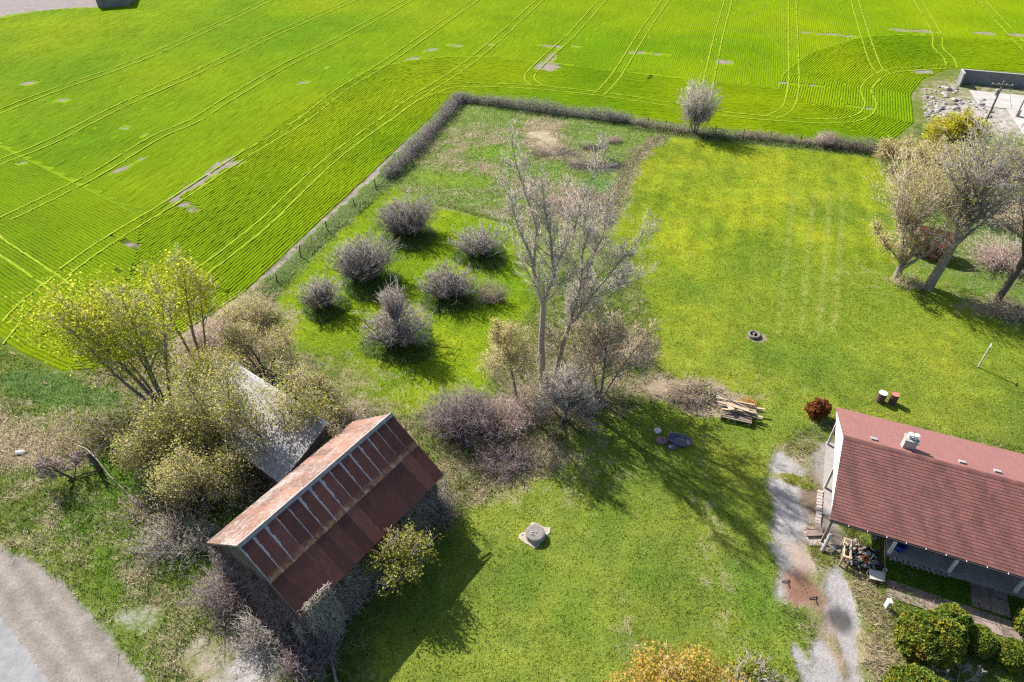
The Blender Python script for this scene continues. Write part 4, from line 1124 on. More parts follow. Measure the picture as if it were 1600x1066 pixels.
for (px, hh, spr, lab, tw, sd_, dens) in ORC:
    rad_, hgt_, cn_ = CL[sd_]
    s2 = dict(orch)
    s2['kids'] = [max(5, int(8 * dens)), 6, 4, 3, 0]
    s2['ratio'] = [spr / hh * .66, .52, .48, .5, .5]
    if sd_ == 36: s2['up'] = [0, .12, .04, .02, 0]
    tree('fruit_tree', lab, at(*px), [(0, 0, (.0, .05, 1), hh, .17)], s2, sd_, M['bark_dark'], M[tw], group='old orchard trees', wood=2, cloud=[(.25, .1, hgt_, rad_, rad_ * .9, hgt_ * 1.2, int(cn_ * .7), .8), (-rad_ * .3, -.3, hgt_ * .9, rad_ * .75, rad_ * .7, hgt_ * .95, int(cn_ * .35), .8)] + ([(-.1, .2, 3.8, 1.2, 1.2, 2.0, 60, .9)] if sd_ == 36 else []))
rngG = np.random.default_rng(77)
def ring(px, rad, n, h, cols, name_lab, seed, thin=.35):
    c = at(*px); a = rngG.random(n) * 6.283; q = np.sqrt(rngG.random(n)) * rad * (1 + .12 * np.sin(a * 3 + seed) + rngG.normal(0, .04, n))
    return grass_obj('long_grass', name_lab, c.x + np.cos(a) * q, c.y + np.sin(a) * q * .92, h, .022, cols, seed, 5, .12, lean=.35)
LG = [(.15, .24, .055), (.17, .26, .06), (.12, .20, .05), (.20, .26, .09)]
for (px, r_) in (((640, 372), 2.7), ((578, 444), 2.7), ((752, 400), 2.6), ((706, 464), 2.8), ((509, 482), 2.0), ((626, 535), 3.0)):
    ring(px, r_, 1700, .36, LG, 'uncut dark green grass ringing an orchard tree', int(px[0]))

# ------------------------------------------------------------------ left clump
tree('willow_tree', 'big many stemmed tree with yellow green leaves beside the field corner', at(262, 640),
     [(0, 0, (-.10, .12, 1), 9.6, .17), (-.4, .1, (-.42, .10, 1), 9.6, .17), (-.3, -.2, (-.72, .05, 1), 9.0, .15), (.2, .2, (.12, .22, 1), 8.8, .13), (-.5, .3, (-.55, .45, 1), 8.6, .12), (.1, -.1, (-.25, .3, 1), 9.0, .12)],
     style(n=[8, 5, 4, 2], kids=[13, 8, 5, 0], start=[.35, .2, .2, .1], ang=[34, 38, 42, 40], ratio=[.36, .52, .5, .5], up=[.015, .08, .05, .03], wob=[.035, .09, .14, .18]), 41, M['bark_grey'], M['twig_tan'], (1.05, .125, .38, YG), lcloud=[(-3.4, 1.4, 7.6, 5.2, 3.2, 3.4, 5200), (-1, .8, 5.0, 3.4, 2.2, 2.4, 1800)], dense=.55)
tree('willow_tree', 'upright yellow green tree right of the many stemmed one', at(312, 560), [(0, 0, (.0, .1, 1), 8.6, .14), (-.6, .2, (-.2, .1, 1), 7.5, .12), (.4, .1, (.25, .1, 1), 7.0, .10)],
     style(n=[7, 5, 4, 2], kids=[12, 8, 5, 0], start=[.3, .2, .2, .1], ang=[34, 38, 42, 40], ratio=[.36, .52, .5, .5], up=[.02, .08, .05, .03]), 42, M['bark_grey'], M['twig_tan'], (1.1, .12, .36, YG), lcloud=[(0, .5, 6.6, 3.0, 2.2, 2.8, 2800)], dense=.6)
tree('hawthorn_tree', 'rounded tan budded tree behind the grey shed roof', at(415, 586), [(0, 0, (-.05, .0, 1), 4.6, .12), (.3, 0, (.4, .1, 1), 4.0, .09), (-.3, .1, (-.4, .1, 1), 4.0, .09)],
     style(n=[6, 5, 4, 2], kids=[13, 8, 6, 0], start=[.25, .2, .2, .1], ang=[42, 40, 42, 40], ratio=[.5, .5, .5, .5]), 43, M['bark_grey'], M['twig_tan'], (2.0, .075, .16, TANL + YG[:1]), dense=.8)
tree('maple_tree', 'tan budded tree with dark fork standing against the shed front', at(372, 728), [(0, 0, (-.28, .15, 1), 6.8, .15), (0, .1, (.08, .2, 1), 6.8, .13), (-.2, .1, (-.6, .1, 1), 5.0, .11)],
     style(n=[6, 5, 4, 2], kids=[11, 8, 6, 0], start=[.25, .2, .2, .1], ang=[40, 42, 45, 40], ratio=[.45, .5, .5, .5]), 44, M['bark_dark'], M['twig_tan'], (3.4, .085, .38, TANL + YG[:2] + OLIVE), dense=.8)
tree('maple_tree', 'olive budded tree between the shed and the rusted barn roof', at(450, 730), [(0, 0, (.10, .25, 1), 6.4, .13), (.05, 0, (.5, .3, 1), 5.4, .11), (-.05, 0, (-.35, .2, 1), 6.2, .11)],
     style(n=[6, 5, 4, 2], kids=[11, 8, 6, 0], start=[.25, .2, .2, .1], ang=[40, 42, 45, 40], ratio=[.45, .5, .5, .5]), 45, M['bark_dark'], M['twig_tan'], (3.4, .085, .38, TANL + YG[:2] + OLIVE), dense=.8)
tree('maple_tree', 'olive tan tree left of the shed, in front of the many stemmed tree', at(300, 735), [(0, 0, (-.1, .1, 1), 5.0, .13), (-.3, 0, (-.5, .1, 1), 4.4, .10), (.3, 0, (.3, .25, 1), 4.6, .10)],
     style(n=[6, 5, 4, 2], kids=[12, 8, 6, 0], start=[.2, .2, .2, .1], ang=[44, 42, 45, 40], ratio=[.48, .5, .5, .5]), 46, M['bark_dark'], M['twig_tan'], (3.4, .085, .4, OLIVE + TANL + YG[:1]), dense=.8)
tree('maple_tree', 'gold flecked tree nearest the left slope of the barn roof', at(330, 800), [(0, 0, (-.05, .25, 1), 4.2, .12), (-.3, .1, (-.5, .25, 1), 3.8, .09), (.4, .1, (.35, .4, 1), 3.8, .09)],
     style(n=[6, 5, 4, 2], kids=[12, 8, 6, 0], start=[.2, .2, .2, .1], ang=[46, 42, 45, 40], ratio=[.5, .5, .5, .5]), 47, M['bark_dark'], M['twig_tan'], (3.2, .085, .38, OLIVE + TANL), dense=.8)
tree('hawthorn_tree', 'yellow tan tree filling the gap between the shed ridge and the yellow green trees', at(338, 632), [(0, 0, (.05, .1, 1), 4.6, .11), (.05, 0, (.45, .15, 1), 4.2, .08), (-.05, 0, (-.4, .1, 1), 4.2, .08)],
     style(n=[6, 5, 4, 2], kids=[11, 7, 5, 0], start=[.2, .2, .2, .1], ang=[44, 42, 45, 40], ratio=[.5, .5, .5, .5]), 147, M['bark_grey'], M['twig_tan'], (3.0, .085, .36, TANL + YG), dense=.8)
tree('maple_tree', 'tan budded tree farthest left in the clump, near the gate post', at(245, 752), [(0, 0, (-.1, .1, 1), 3.8, .10), (.05, 0, (.4, .2, 1), 3.6, .08), (-.05, 0, (-.5, .1, 1), 3.4, .08)],
     style(n=[6, 5, 4, 2], kids=[11, 7, 5, 0], start=[.2, .2, .2, .1], ang=[44, 42, 45, 40], ratio=[.5, .5, .5, .5]), 148, M['bark_grey'], M['twig_tan'], (3.0, .08, .36, TANL + OLIVE), dense=.8)
tree('hawthorn_tree', 'tan twiggy tree right of the shed at the edge of the orchard', at(505, 640), [(0, 0, (.05, .1, 1), 3.0, .09), (-.5, .1, (-.3, .1, 1), 3.4, .08), (.6, -.3, (.3, .1, 1), 2.4, .07)],
     style(n=[5, 5, 4, 2], kids=[11, 8, 5, 0], start=[.2, .2, .2, .1], ang=[44, 42, 45, 40], ratio=[.55, .5, .5, .5]), 48, M['bark_grey'], M['twig_tan'], (1.4, .07, .18, TANL + OLIVE), dense=.8)
tree('hawthorn_tree', 'bare spreading little tree above the dry grass by the lane', at(116, 750), [(0, 0, (-.35, .1, 1), 2.3, .10), (0, .05, (-.9, .3, .8), 2.2, .07), (0, .05, (.1, .5, 1), 1.8, .06)],
     style(n=[5, 5, 4, 3], kids=[8, 7, 5, 0], start=[.3, .2, .15, .1], ang=[46, 45, 45, 40], ratio=[.6, .5, .5, .5], wob=[.1, .14, .16, .2]), 49, M['bark_dark'], M['twig_mauve'])
bush('shrub', 'green leafed low shrubs under the many stemmed tree', at(215, 680), 4.6, 2.2, 1.5, 380, M['twig_brown'], 50, leaves=(5200, .10, .22, [(.13, .19, .03), (.18, .22, .04), (.24, .24, .06)]))
bush('shrub', 'brown tangled undergrowth in front of the shed wall', at(330, 765), 4.6, 2.0, 1.6, 480, M['twig_brown'], 51, leaves=(2600, .08, .2, OLIVE + [(.12, .18, .03)]))
bush('shrub', 'bare dark thicket behind the shed ridge', at(430, 610), 3.6, 1.6, 2.4, 420, M['twig_dark'], 52, leaves=(700, .08, .2, TANL))
bush('shrub', 'grey twiggy bush at the near left foot of the barn', at(283, 850), 2.6, 1.5, 1.7, 360, M['twig_grey'], 53, leaves=(500, .07, .2, OLIVE))
bush('shrub', 'loose thicket of grey twigs between the lane post and barn', at(245, 800), 2.4, 1.2, 1.1, 220, M['twig_brown'], 54, leaves=(900, .07, .2, OLIVE))
bush('shrub', 'pale scrub at the field corner behind the yellow green trees', at(345, 530), 3.2, 3.0, 1.4, 330, M['twig_pink'], 55, leaves=(900, .08, .2, TANL))
bush('shrub', 'budding shrub on the fence line at the field corner', at(392, 500), 2.0, 1.8, 2.2, 260, M['twig_tan'], 56, leaves=(1900, .08, .2, YG + TANL))
bush('shrub', 'green tinged scrub filling the gap right of the shed', at(530, 672), 3.0, 1.3, 1.4, 260, M['twig_pink'], 57, leaves=(900, .08, .2, TANL + OLIVE))

# tree against the barn
tree('apple_tree', 'small tree with fresh yellow green leaves against the barn wall', at(634, 905), [(0, 0, (-.05, .08, 1), 3.0, .08), (.03, 0, (.4, .1, 1), 2.7, .05), (-.03, .03, (-.35, .0, 1), 2.8, .05), (0, -.03, (.05, -.4, 1), 2.6, .05)],
     style(n=[5, 5, 3], kids=[12, 7, 0], start=[.3, .15, .1], taper=[.4, .2, .4], wob=[.06, .1, .15], up=[.05, .14, .08], ang=[42, 40, 40], ratio=[.75, .45, .5], rr=[.5, .5, .5]), 60, M['bark_dark'], M['twig_brown'], (3.4, .095, .12, [(.40, .40, .06), (.30, .33, .05), (.48, .44, .10), (.23, .26, .045)]), wood=1, lcloud=[(0, 0, 3.0, 1.8, 1.5, 1.5, 350)], cloud=[(0, 0, 2.6, 1.7, 1.5, 1.7, 26, .6, 2, .03)])

# vines on the barn
def vines(label, P, along, outv, length, h, n, seed, mat, climb=1.0, droop=True, over=0.0):
    """bare creepers growing over a wall: start P, wall direction, outward direction"""
    rng = np.random.default_rng(seed); al = np.array(along); ou = np.array(outv)
    t = thing('creeper', label, 'creeper', P)
    s = rng.random(n) * length; z = np.zeros(n); o = rng.uniform(.05, .9, n)
    top = h * rng.uniform(.35, 1.05, n) * climb
    out = []; k = 14
    p = s[:, None] * al + o[:, None] * ou + np.array([0, 0, 1]) * z[:, None]
    for i in range(k):
        z2 = np.minimum(z + top / k * rng.uniform(.4, 1.6, n), h + over); s2 = np.clip(s + rng.normal(0, .17, n), -.4, length + .4); o2 = np.clip(o * rng.uniform(.75, 1.02, n) + rng.normal(0, .07, n), .05, 1.2)
        p2 = s2[:, None] * al + o2[:, None] * ou + np.array([0, 0, 1]) * z2[:, None]
        out.append(np.concatenate([p, p2, np.full((n, 1), .018), np.full((n, 1), .014)], 1))
        for _ in range(2):
            e = p2 + rng.normal(0, .17, (n, 3)) + ou * .08; e[:, 2] = np.maximum(e[:, 2] - .05, .02)
            out.append(np.concatenate([p2, e, np.full((n, 1), .014), np.full((n, 1), .005)], 1))
        s, z, o, p = s2, z2, o2, p2
    tube_obj('stems', np.concatenate(out), mat, t)
    return t
bd = np.array([math.cos(BAZ), math.sin(BAZ), 0]); bn = np.array([bd[1], -bd[0], 0]); bo = np.array([-13.752, 19.473, 0])
vines('mass of bare grey creeper over the long shaded barn wall', Vector(bo + bn * (BW - .42)), bd, bn, BL, BE - .25, 420, 61, M['twig_grey'])
vines('bare creeper thicket covering the near gable end of the barn', Vector(bo - bn * (BW - .4) + bd * .2), bn, -bd, 2 * (BW - .4), BE + .3, 430, 62, M['twig_mauve'])
vines('pale twig tuft of creeper sprouting above the barn eave', Vector(bo + bn * (BW - .25) + bd * .7), bd, bn, 1.0, BE + .35, 150, 63, M['twig_pale'], 1.1)
bush('shrub', 'grey leafless brush at the near corner of the barn', Vector(bo + bn * (BW + .2) - bd * .6), 1.3, 1.3, 2.2, 330, M['twig_mauve'], 64)
bush('shrub', 'tall mauve grey brush leaning on the left half of the near barn gable', Vector(bo - bn * 2.0 - bd * .7), 1.9, 1.2, 2.6, 330, M['twig_mauve'], 67)
bush('shrub', 'grey brush in front of the right half of the near barn gable', Vector(bo + bn * 1.4 - bd * .8), 1.8, 1.1, 2.2, 300, M['twig_grey'], 68)
bush('shrub', 'dry brush in the shade at the far end of the barn wall', Vector(bo + bn * (BW + .1) + bd * (BL - .6)), .9, 1.0, 2.0, 200, M['twig_brown'], 65)
bush('shrub', 'low strip of grey brush between barn and concrete kerb', at(505, 1010), 1.0, 1.6, .6, 240, M['twig_grey'], 66)

# ------------------------------------------------------------------ right hand trees
tree('maple_tree', 'multi forked tan budded tree on the right lawn left of the red shed', at(1400, 436), [(0, 0, (.0, .05, 1), 1.6, .34)],
     style(n=[3, 8, 5, 4, 2], kids=[6, 10, 8, 5, 0], start=[.6, .22, .2, .15, .1], taper=[.85, .2, .2, .3, .4], ang=[30, 34, 42, 42, 40], ratio=[5.2, .38, .48, .5, .5], up=[0, .07, .05, .04, .03], wob=[.03, .05, .11, .15, .2], rr=[.6, .45, .5, .5, .5], rmin=.021), 71, M['bark_grey'], M['twig_tan'], (.3, .1, .3, TANL), wood=3, cloud=[(-.6, .8, 8.4, 4.4, 3.6, 4.4, 80, 1.2)], limbs=[([(0, 0, 1.4), (-.9, 0, 2.5), (-1.9, .1, 3.5), (-2.9, .1, 4.4)], .10, .035, 1, 2.0)], lcloud=[(-.4, 1, 9.2, 4.4, 3.4, 3.2, 2800)])
tree('oak_tree', 'large old tree with thick furrowed trunk beside the small red shed', at(1451, 450), [(0, 0, (.02, .02, 1), 7.6, .46)],
     style(n=[7, 7, 5, 4, 2], kids=[8, 9, 8, 5, 0], start=[.55, .2, .15, .15, .1], taper=[.62, .15, .2, .3, .4], ang=[36, 40, 42, 42, 40], ratio=[.95, .45, .45, .5, .5], up=[0, .08, .05, .04, .03], wob=[.03, .07, .12, .15, .2], rr=[.55, .5, .5, .5, .5], rmin=.023), 72, M['bark_grey'], M['twig_grey'], (.1, .1, .3, OLIVE + TANL + YG[:1]), wood=3, cloud=[(.5, .8, 11.4, 4.8, 4.2, 4.2, 90, 1.3, 3, .07)], lcloud=[(.4, 1, 11.6, 4.6, 3.8, 3.4, 1900)])
tree('oak_tree', 'thick trunked tree cut by the right edge of the picture', at(1557, 470), [(0, 0, (.12, .02, 1), 6.5, .36)],
     style(n=[7, 6, 5, 4, 2], kids=[7, 8, 7, 4, 0], start=[.5, .2, .15, .15, .1], taper=[.62, .15, .2, .3, .4], ang=[36, 40, 42, 42, 40], ratio=[.95, .45, .45, .5, .5], up=[0, .08, .05, .04, .03], wob=[.03, .07, .12, .15, .2], rr=[.55, .5, .5, .5, .5], rmin=.023), 73, M['bark_dark'], M['twig_grey'], wood=3, cloud=[(2.5, 1, 10, 4.5, 4, 4, 70, 1.2, 3, .07)])
tree('willow_tree', 'rounded bright yellow shrub tree at the edge of the farm yard', at(1478, 256), [(0, 0, (0, 0, 1), 5.0, .12), (.05, .02, (.5, .1, 1), 4.8, .1), (-.05, 0, (-.55, .1, 1), 4.8, .1), (0, .04, (0, .5, 1), 4.6, .1)],
     style(n=[5, 5, 4, 2], kids=[11, 8, 6, 0], start=[.2, .2, .2, .1], ang=[44, 42, 45, 40], ratio=[.6, .5, .5, .5]), 74, M['bark_grey'], M['twig_tan'], (3.0, .13, .25, [(.50, .46, .03), (.42, .42, .03), (.55, .46, .06)]))
tree('maple_tree', 'tan hazy tree on the boundary in front of the yellow shrub', at(1440, 300), [(0, 0, (0, 0, 1), 5.2, .14), (.6, .2, (.4, .1, 1), 4.8, .1), (-.6, 0, (-.4, .1, 1), 4.8, .1)],
     style(n=[6, 5, 4, 2], kids=[12, 9, 6, 0], start=[.25, .2, .2, .1], ang=[44, 42, 45, 40], ratio=[.6, .5, .5, .5]), 75, M['bark_grey'], M['twig_tan'], (1.3, .11, .25, TANL))
tree('maple_tree', 'pinkish tan tree farthest right on the boundary below the yard', at(1545, 300), [(0, 0, (0, 0, 1), 5.0, .14), (.6, .2, (.4, .1, 1), 4.4, .1), (-.6, 0, (-.4, .1, 1), 4.4, .1)],
     style(n=[6, 5, 4, 2], kids=[11, 8, 6, 0], start=[.25, .2, .2, .1], ang=[44, 42, 45, 40], ratio=[.6, .5, .5, .5]), 76, M['bark_dark'], M['twig_brown'], (.7, .1, .25, OLIVE + TANL))
tree('maple_tree', 'low tan tree on the fence line where the crop meets the yard', at(1392, 262), [(0, 0, (0, 0, 1), 3.2, .1), (.5, .1, (.5, .1, 1), 3.0, .08), (-.4, 0, (-.5, 0, 1), 2.8, .08)],
     style(n=[5, 5, 4, 2], kids=[11, 8, 5, 0], start=[.25, .2, .2, .1], ang=[46, 42, 45, 40], ratio=[.6, .5, .5, .5]), 77, M['bark_grey'], M['twig_tan'], (1.5, .1, .22, TANL))
bush('shrub', 'broad pink brown brush behind the tree at the right edge', at(1582, 412), 4.6, 3.0, 2.0, 520, M['twig_pink'], 78, rad=.02)
bush('shrub', 'tan thicket above the pink brush at the right edge', at(1592, 350), 4.0, 3.0, 2.4, 420, M['twig_tan'], 79, rad=.02, leaves=(900, .1, .2, TANL))
bush('shrub', 'green leafy scrub between the boundary trees and the yard', at(1560, 268), 5.0, 2.6, 1.4, 260, M['twig_brown'], 80, rad=.02, leaves=(5000, .16, .3, [(.09, .15, .03), (.13, .18, .04)]))
bush('creeper', 'dead vine tangle on the roof of the small red shed', sc + Vector((1.35, .55, 1.5)), 1.4, .9, 1.1, 110, M['twig_brown'], 81, arch=.5, cat='creeper')
bush('shrub', 'pale scrub at the foot of the forked tan tree', at(1418, 445), 1.6, 1.2, .9, 150, M['twig_tan'], 82, leaves=(500, .08, .2, OLIVE))
bush('shrub', 'olive scrub around the thick trunk base at the right edge', at(1575, 490), 2.4, 1.6, 1.0, 200, M['twig_pink'], 83, leaves=(500, .08, .2, OLIVE))
tree('crab_tree', 'rounded grey tree standing alone on the far fence line', at(1084, 209), [(0, 0, (0, 0, 1), 2.2, .16), (.1, 0, (.35, .1, 1), 2.4, .11), (-.1, 0, (-.35, .1, 1), 2.4, .11)],
     style(n=[5, 6, 4, 3, 2], kids=[8, 8, 6, 3, 0], start=[.35, .2, .15, .1, .1], ang=[40, 40, 42, 40, 40], ratio=[1.15, .5, .5, .5, .5], up=[.02, .08, .05, .03, .02], taper=[.5, .2, .25, .3, .4], wob=[.05, .08, .12, .15, .2], rr=[.5, .5, .5, .5, .5], rmin=.023), 84, M['bark_grey'], M['twig_pale'], cloud=[(0, 0, 3.9, 3.0, 2.8, 3.1, 170, .9)])
tree('crab_tree', 'spindly bare sapling inside the rough paddock', at(940, 243), [(0, 0, (0, 0, 1), 2.6, .07)], style(n=[5, 5, 3], kids=[10, 6, 0], start=[.3, .2, .1], taper=[.3, .2, .4], wob=[.06, .1, .15], up=[0, .08, .05], ang=[40, 40, 40], ratio=[.55, .5, .5], rr=[.5, .5, .5], rmin=.022), 85, M['bark_grey'], M['twig_grey'], wood=1)
bush('shrub', 'small grey brown bush on the far fence line right of the lone tree', at(1290, 228), 1.5, 1.2, 1.9, 260, M['twig_pink'], 86, rad=.016)
bush('shrub', 'low mauve weeds beside the paddock sapling', at(925, 232), 1.8, 1.0, .6, 170, M['twig_mauve'], 87, rad=.016)
bush('shrub', 'pinkish weed clump right of the paddock sapling', at(958, 222), 1.1, .9, .9, 130, M['twig_pink'], 88, rad=.016)
tree('juniper_shrub', 'small rust brown dying evergreen by the corner of the red roof', at(1275, 652), [(0, 0, (-.05, 0, 1), 1.7, .06), (.1, 0, (.5, .1, 1), 1.2, .04), (-.1, 0, (-.4, .1, 1), 1.2, .04)],
     style(n=[4, 4, 3], kids=[14, 6, 0], start=[.1, .1, .1], taper=[.3, .2, .4], wob=[.06, .1, .15], up=[0, .06, .03], ang=[55, 45, 40], ratio=[.48, .4, .5], rr=[.5, .5, .5]), 89, M['bark_dark'], M['twig_brown'], (13, .085, .07, [(.27, .10, .03), (.20, .085, .03), (.34, .15, .05)]), cat='shrub', wood=1)

# bramble hedge along the field fence: one per side
def hedge(label, pts, seed, h, w, per, mat, leaves=0):
    rng = np.random.default_rng(seed); L = smooth_line(ats(*pts), .5)
    o = L[len(L) // 2]; t = thing('bramble_hedge', label, 'hedge', (o[0], o[1], 0))
    n = int(len(L) * per); k = rng.integers(0, len(L), n)
    hv = h * (.7 + .6 * vnoise(L[k, 0], L[k, 1], 2.5, seed))
    p = np.zeros((n, 3)); p[:, :2] = L[k] - o + rng.normal(0, w * .35, (n, 2))
    d = rng.normal(0, .45, (n, 3)); d[:, 2] = np.abs(d[:, 2]) + .8; d /= np.linalg.norm(d, axis=1)[:, None]
    out = []
    for i in range(4):
        d = d + rng.normal(0, .3, (n, 3)); d[:, 2] -= .32 * i / 2; d /= np.linalg.norm(d, axis=1)[:, None]
        p2 = p + d * (hv * .42)[:, None]; p2[:, 2] = np.maximum(p2[:, 2], .05)
        out.append(np.concatenate([p, p2, np.full((n, 1), .018), np.full((n, 1), .014)], 1)); p = p2
        e = p2 + rng.normal(0, .2, (n, 3)); out.append(np.concatenate([p2, e, np.full((n, 1), .018), np.full((n, 1), .006)], 1))
    tube_obj('stems', np.concatenate(out), mat, t)
hedge('brown bramble hedge running up the left side of the paddock', [(606, 279), (640, 246), (680, 202), (716, 160)], 91, 1.15, .42, 38, M['twig_dim'])
hedge('brown bramble hedge along the far side of the paddock', [(718, 158), (760, 163), (850, 176), (980, 192)], 92, 1.1, .4, 38, M['twig_dim'])
hedge('low dry weed line along the far lawn fence', [(990, 196), (1090, 210), (1200, 220), (1290, 230)], 93, .7, .5, 22, M['twig_brown'])
hedge('dark hedge stretch below the farm yard at the end of the fence', [(1296, 230), (1330, 234), (1400, 245)], 94, 1.1, .6, 40, M['twig_mauve'])

# ------------------------------------------------------------------ cedars and garden shrubs
def cedar(label, base, rx, ry, h, seed, n, cols=CEDAR, name='cedar_shrub', group='clipped cedars by the front walk', lump=.16, top=.6):
    rng = np.random.default_rng(seed)
    t = thing(name, label, 'shrub', base, 0, group)
    m = MB().lathe([(.06, 0), (.05, h * .5)], 6); m.build('trunk', M['bark_dark'], t)
    u = rng.random(n); a = rng.random(n) * 6.283
    z = u ** .8
    prof = np.where(z < top, .82 + .18 * z / top, np.sqrt(np.clip(1 - ((z - top) / (1.02 - top)) ** 2, 0, 1)))
    lum = 1 + lump * (np.sin(a * 3 + z * 9 + seed) * .5 + np.sin(a * 7 - z * 14 + seed * 2) * .35 + np.sin(a * 11 + z * 23) * .25)
    dpt = 1 - np.abs(rng.normal(0, .09, n)); r = prof * lum * dpt
    P = np.stack([np.cos(a) * r * rx, np.sin(a) * r * ry, z * h * (1 + .05 * np.sin(a * 4 + seed)) + .03], 1)
    k = int(n * .35); aa = rng.random(k) * 6.283; q = np.sqrt(rng.random(k)) * .95
    zt = h * (top + (1.02 - top) * np.sqrt(np.clip(1 - q ** 2, 0, 1))) * (1 + .06 * np.sin(aa * 5 + q * 8 + seed)); P = np.concatenate([P, np.stack([np.cos(aa) * q * rx, np.sin(aa) * q * ry, zt - np.abs(rng.normal(0, .05, k))], 1)])
    patch = (np.sin(P[:, 0] * 5 + seed) + np.sin(P[:, 1] * 6.3) + np.sin(P[:, 2] * 5.1 + seed)) / 3
    cols = np.asarray(cols, float); idx = np.clip(((patch + 1) / 2 * len(cols) + rng.normal(0, .7, len(P))).astype(int), 0, len(cols) - 1)
    me = leaf_mesh('foliage', P, .11, [(1, 1, 1)], rng, .2, .3, 1.9)
    c4 = np.ones((len(P) * 4, 4), np.float32); c4[:, :3] = np.repeat(cols[idx] * rng.normal(1, .15, (len(P), 1)).clip(.5, 1.5), 4, axis=0)
    me.color_attributes['col'].data.foreach_set('color', c4.ravel())
    link('foliage', me, M['needle'], t)
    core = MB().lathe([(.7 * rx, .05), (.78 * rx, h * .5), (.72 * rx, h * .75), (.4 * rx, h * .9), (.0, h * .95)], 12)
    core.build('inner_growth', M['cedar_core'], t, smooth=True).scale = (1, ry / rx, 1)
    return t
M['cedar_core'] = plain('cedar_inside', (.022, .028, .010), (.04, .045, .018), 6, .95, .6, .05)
cedar('largest orange tinged cedar beside the drive', at(1440, 1016), 1.65, 1.35, 2.3, 101, 18000, CEDAR + [(.26, .17, .03)])
cedar('cedar cut by the lower edge, nearest the drive', at(1420, 1098), 1.5, 1.2, 2.0, 102, 13000)
cedar('rounded cedar behind the largest one, touching the walk', at(1475, 988), .85, .85, 1.9, 103, 7000)
cedar('middle globe cedar of the row along the walk', at(1522, 1012), .72, .72, 1.35, 104, 6000)
cedar('right globe cedar of the row along the walk', at(1573, 1034), .75, .75, 1.35, 105, 6000)
cedar('tall pointed cedar at the right edge near the porch steps', at(1604, 985), .75, .75, 2.2, 106, 6500, top=.35)
tree('dead_shrub', 'dead bare branches sticking out between the cedars', at(1490, 1072), [(0, 0, (-.5, .25, 1), 1.5, .04), (.2, 0, (.7, .25, .7), 1.5, .04), (-.2, 0, (-1.2, .15, .8), 1.8, .035), (.1, 0, (.2, .4, 1), 1.5, .035)],
     style(n=[4, 4, 2], kids=[7, 5, 0], start=[.3, .2, .1], taper=[.4, .3, .4], wob=[.08, .12, .15], up=[0, 0, 0], ang=[40, 40, 40], ratio=[.5, .5, .5], rr=[.6, .5, .5]), 107, M['twig_grey'], M['twig_grey'], cat='shrub', wood=1)
tree('forsythia_tree', 'golden leafed crown cut by the lower edge of the lawn', at(1048, 1136), [(dx, dy, (dx * 1.6, dy * 1.6, 1), 3.0, .08) for dx, dy in ((0, 0), (.1, .03), (-.1, 0), (.05, .1), (-.05, .1), (.16, .02), (-.15, .03))],
     style(n=[5, 4, 3], kids=[10, 7, 0], start=[.3, .15, .1], taper=[.4, .3, .4], wob=[.06, .1, .15], up=[0, .06, .05], ang=[42, 42, 40], ratio=[.6, .5, .5], rr=[.5, .5, .5]), 108, M['bark_grey'], M['twig_tan'], (4, .10, .16, GOLD), wood=1, lcloud=[(0, .3, 2.9, 3.0, 2.4, 1.35, 11000)], cloud=[(0, .3, 2.7, 2.8, 2.2, 1.2, 60, .6)])
tree('forsythia_shrub', 'green and yellow shrub cut by the lower edge, right of the golden crown', at(1168, 1082), [(dx, dy, (dx * 2, dy * 2 + .05, 1), 1.3, .05) for dx, dy in ((0, 0), (.1, .02), (-.1, .02), (.04, .08), (-.06, .08))],
     style(n=[4, 4, 3], kids=[9, 6, 0], start=[.2, .15, .1], taper=[.4, .3, .4], wob=[.06, .1, .15], up=[0, .08, .05], ang=[42, 42, 40], ratio=[.6, .5, .5], rr=[.5, .5, .5]), 109, M['bark_grey'], M['twig_grey'], (3, .09, .16, [(.28, .33, .04), (.36, .38, .05), (.19, .24, .04)]), cat='shrub', wood=1, lcloud=[(0, .1, 1.0, 2.0, 1.5, .8, 3200)], cloud=[(0, 0, 1.0, 2.0, 1.4, 1.1, 70, .6)])

# ------------------------------------------------------------------ rough grass
def scatter(n, ok, xr=(-60, 62), yr=(10, 102), seed=1):
    r = np.random.default_rng(seed); xs, ys = [], []; got = 0
    while got < n:
        x = r.uniform(*xr, n * 2); y = r.uniform(*yr, n * 2)
        m = (np.abs(x) < .72 * y + 20); x, y = x[m], y[m]
        k = ok(x, y, r); xs.append(x[k]); ys.append(y[k]); got += k.sum()
        if len(xs) > 12: break
    return np.concatenate(xs)[:n], np.concatenate(ys)[:n]
def rough_ok(x, y, r):
    col, dry, bare, bcol, f = ground_attrs(x, y)
    barn_r = inside(x, y, [tuple((bo + bn * a + bd * b)[:2]) for a, b in ((-3.3, .3), (3.3, .3), (3.3, BL - .3), (-3.3, BL - .3))])
    return (r.random(len(x)) < np.clip(dry * 1.2 + .25, 0, 1)) & (bare < .35) & (f < 1.2) & ~barn_r & (sdf(x, y, LAWN) < .3) & (sdf(x, y, ORCHARD) < .3)
def tint(x, y, seed):
    col, dry, bare, bcol, f = ground_attrs(x, y); r = np.random.default_rng(seed)
    k = ((r.random(len(x)) - .5) * .5 + vnoise(x, y, 1.1, 61) * .7 + vnoise(x, y, .45, 62) * .3 < np.clip(dry * .95 + .08, .1, .9))[:, None]
    straw = np.array([(.46, .39, .27), (.53, .46, .33), (.40, .33, .22)])[r.integers(0, 3, len(x))]
    return np.where(k, straw, col * np.array([1.65, 1.6, 1.8]))
X, Y = scatter(38000, rough_ok, (-62, 36), (14, 54), 3)
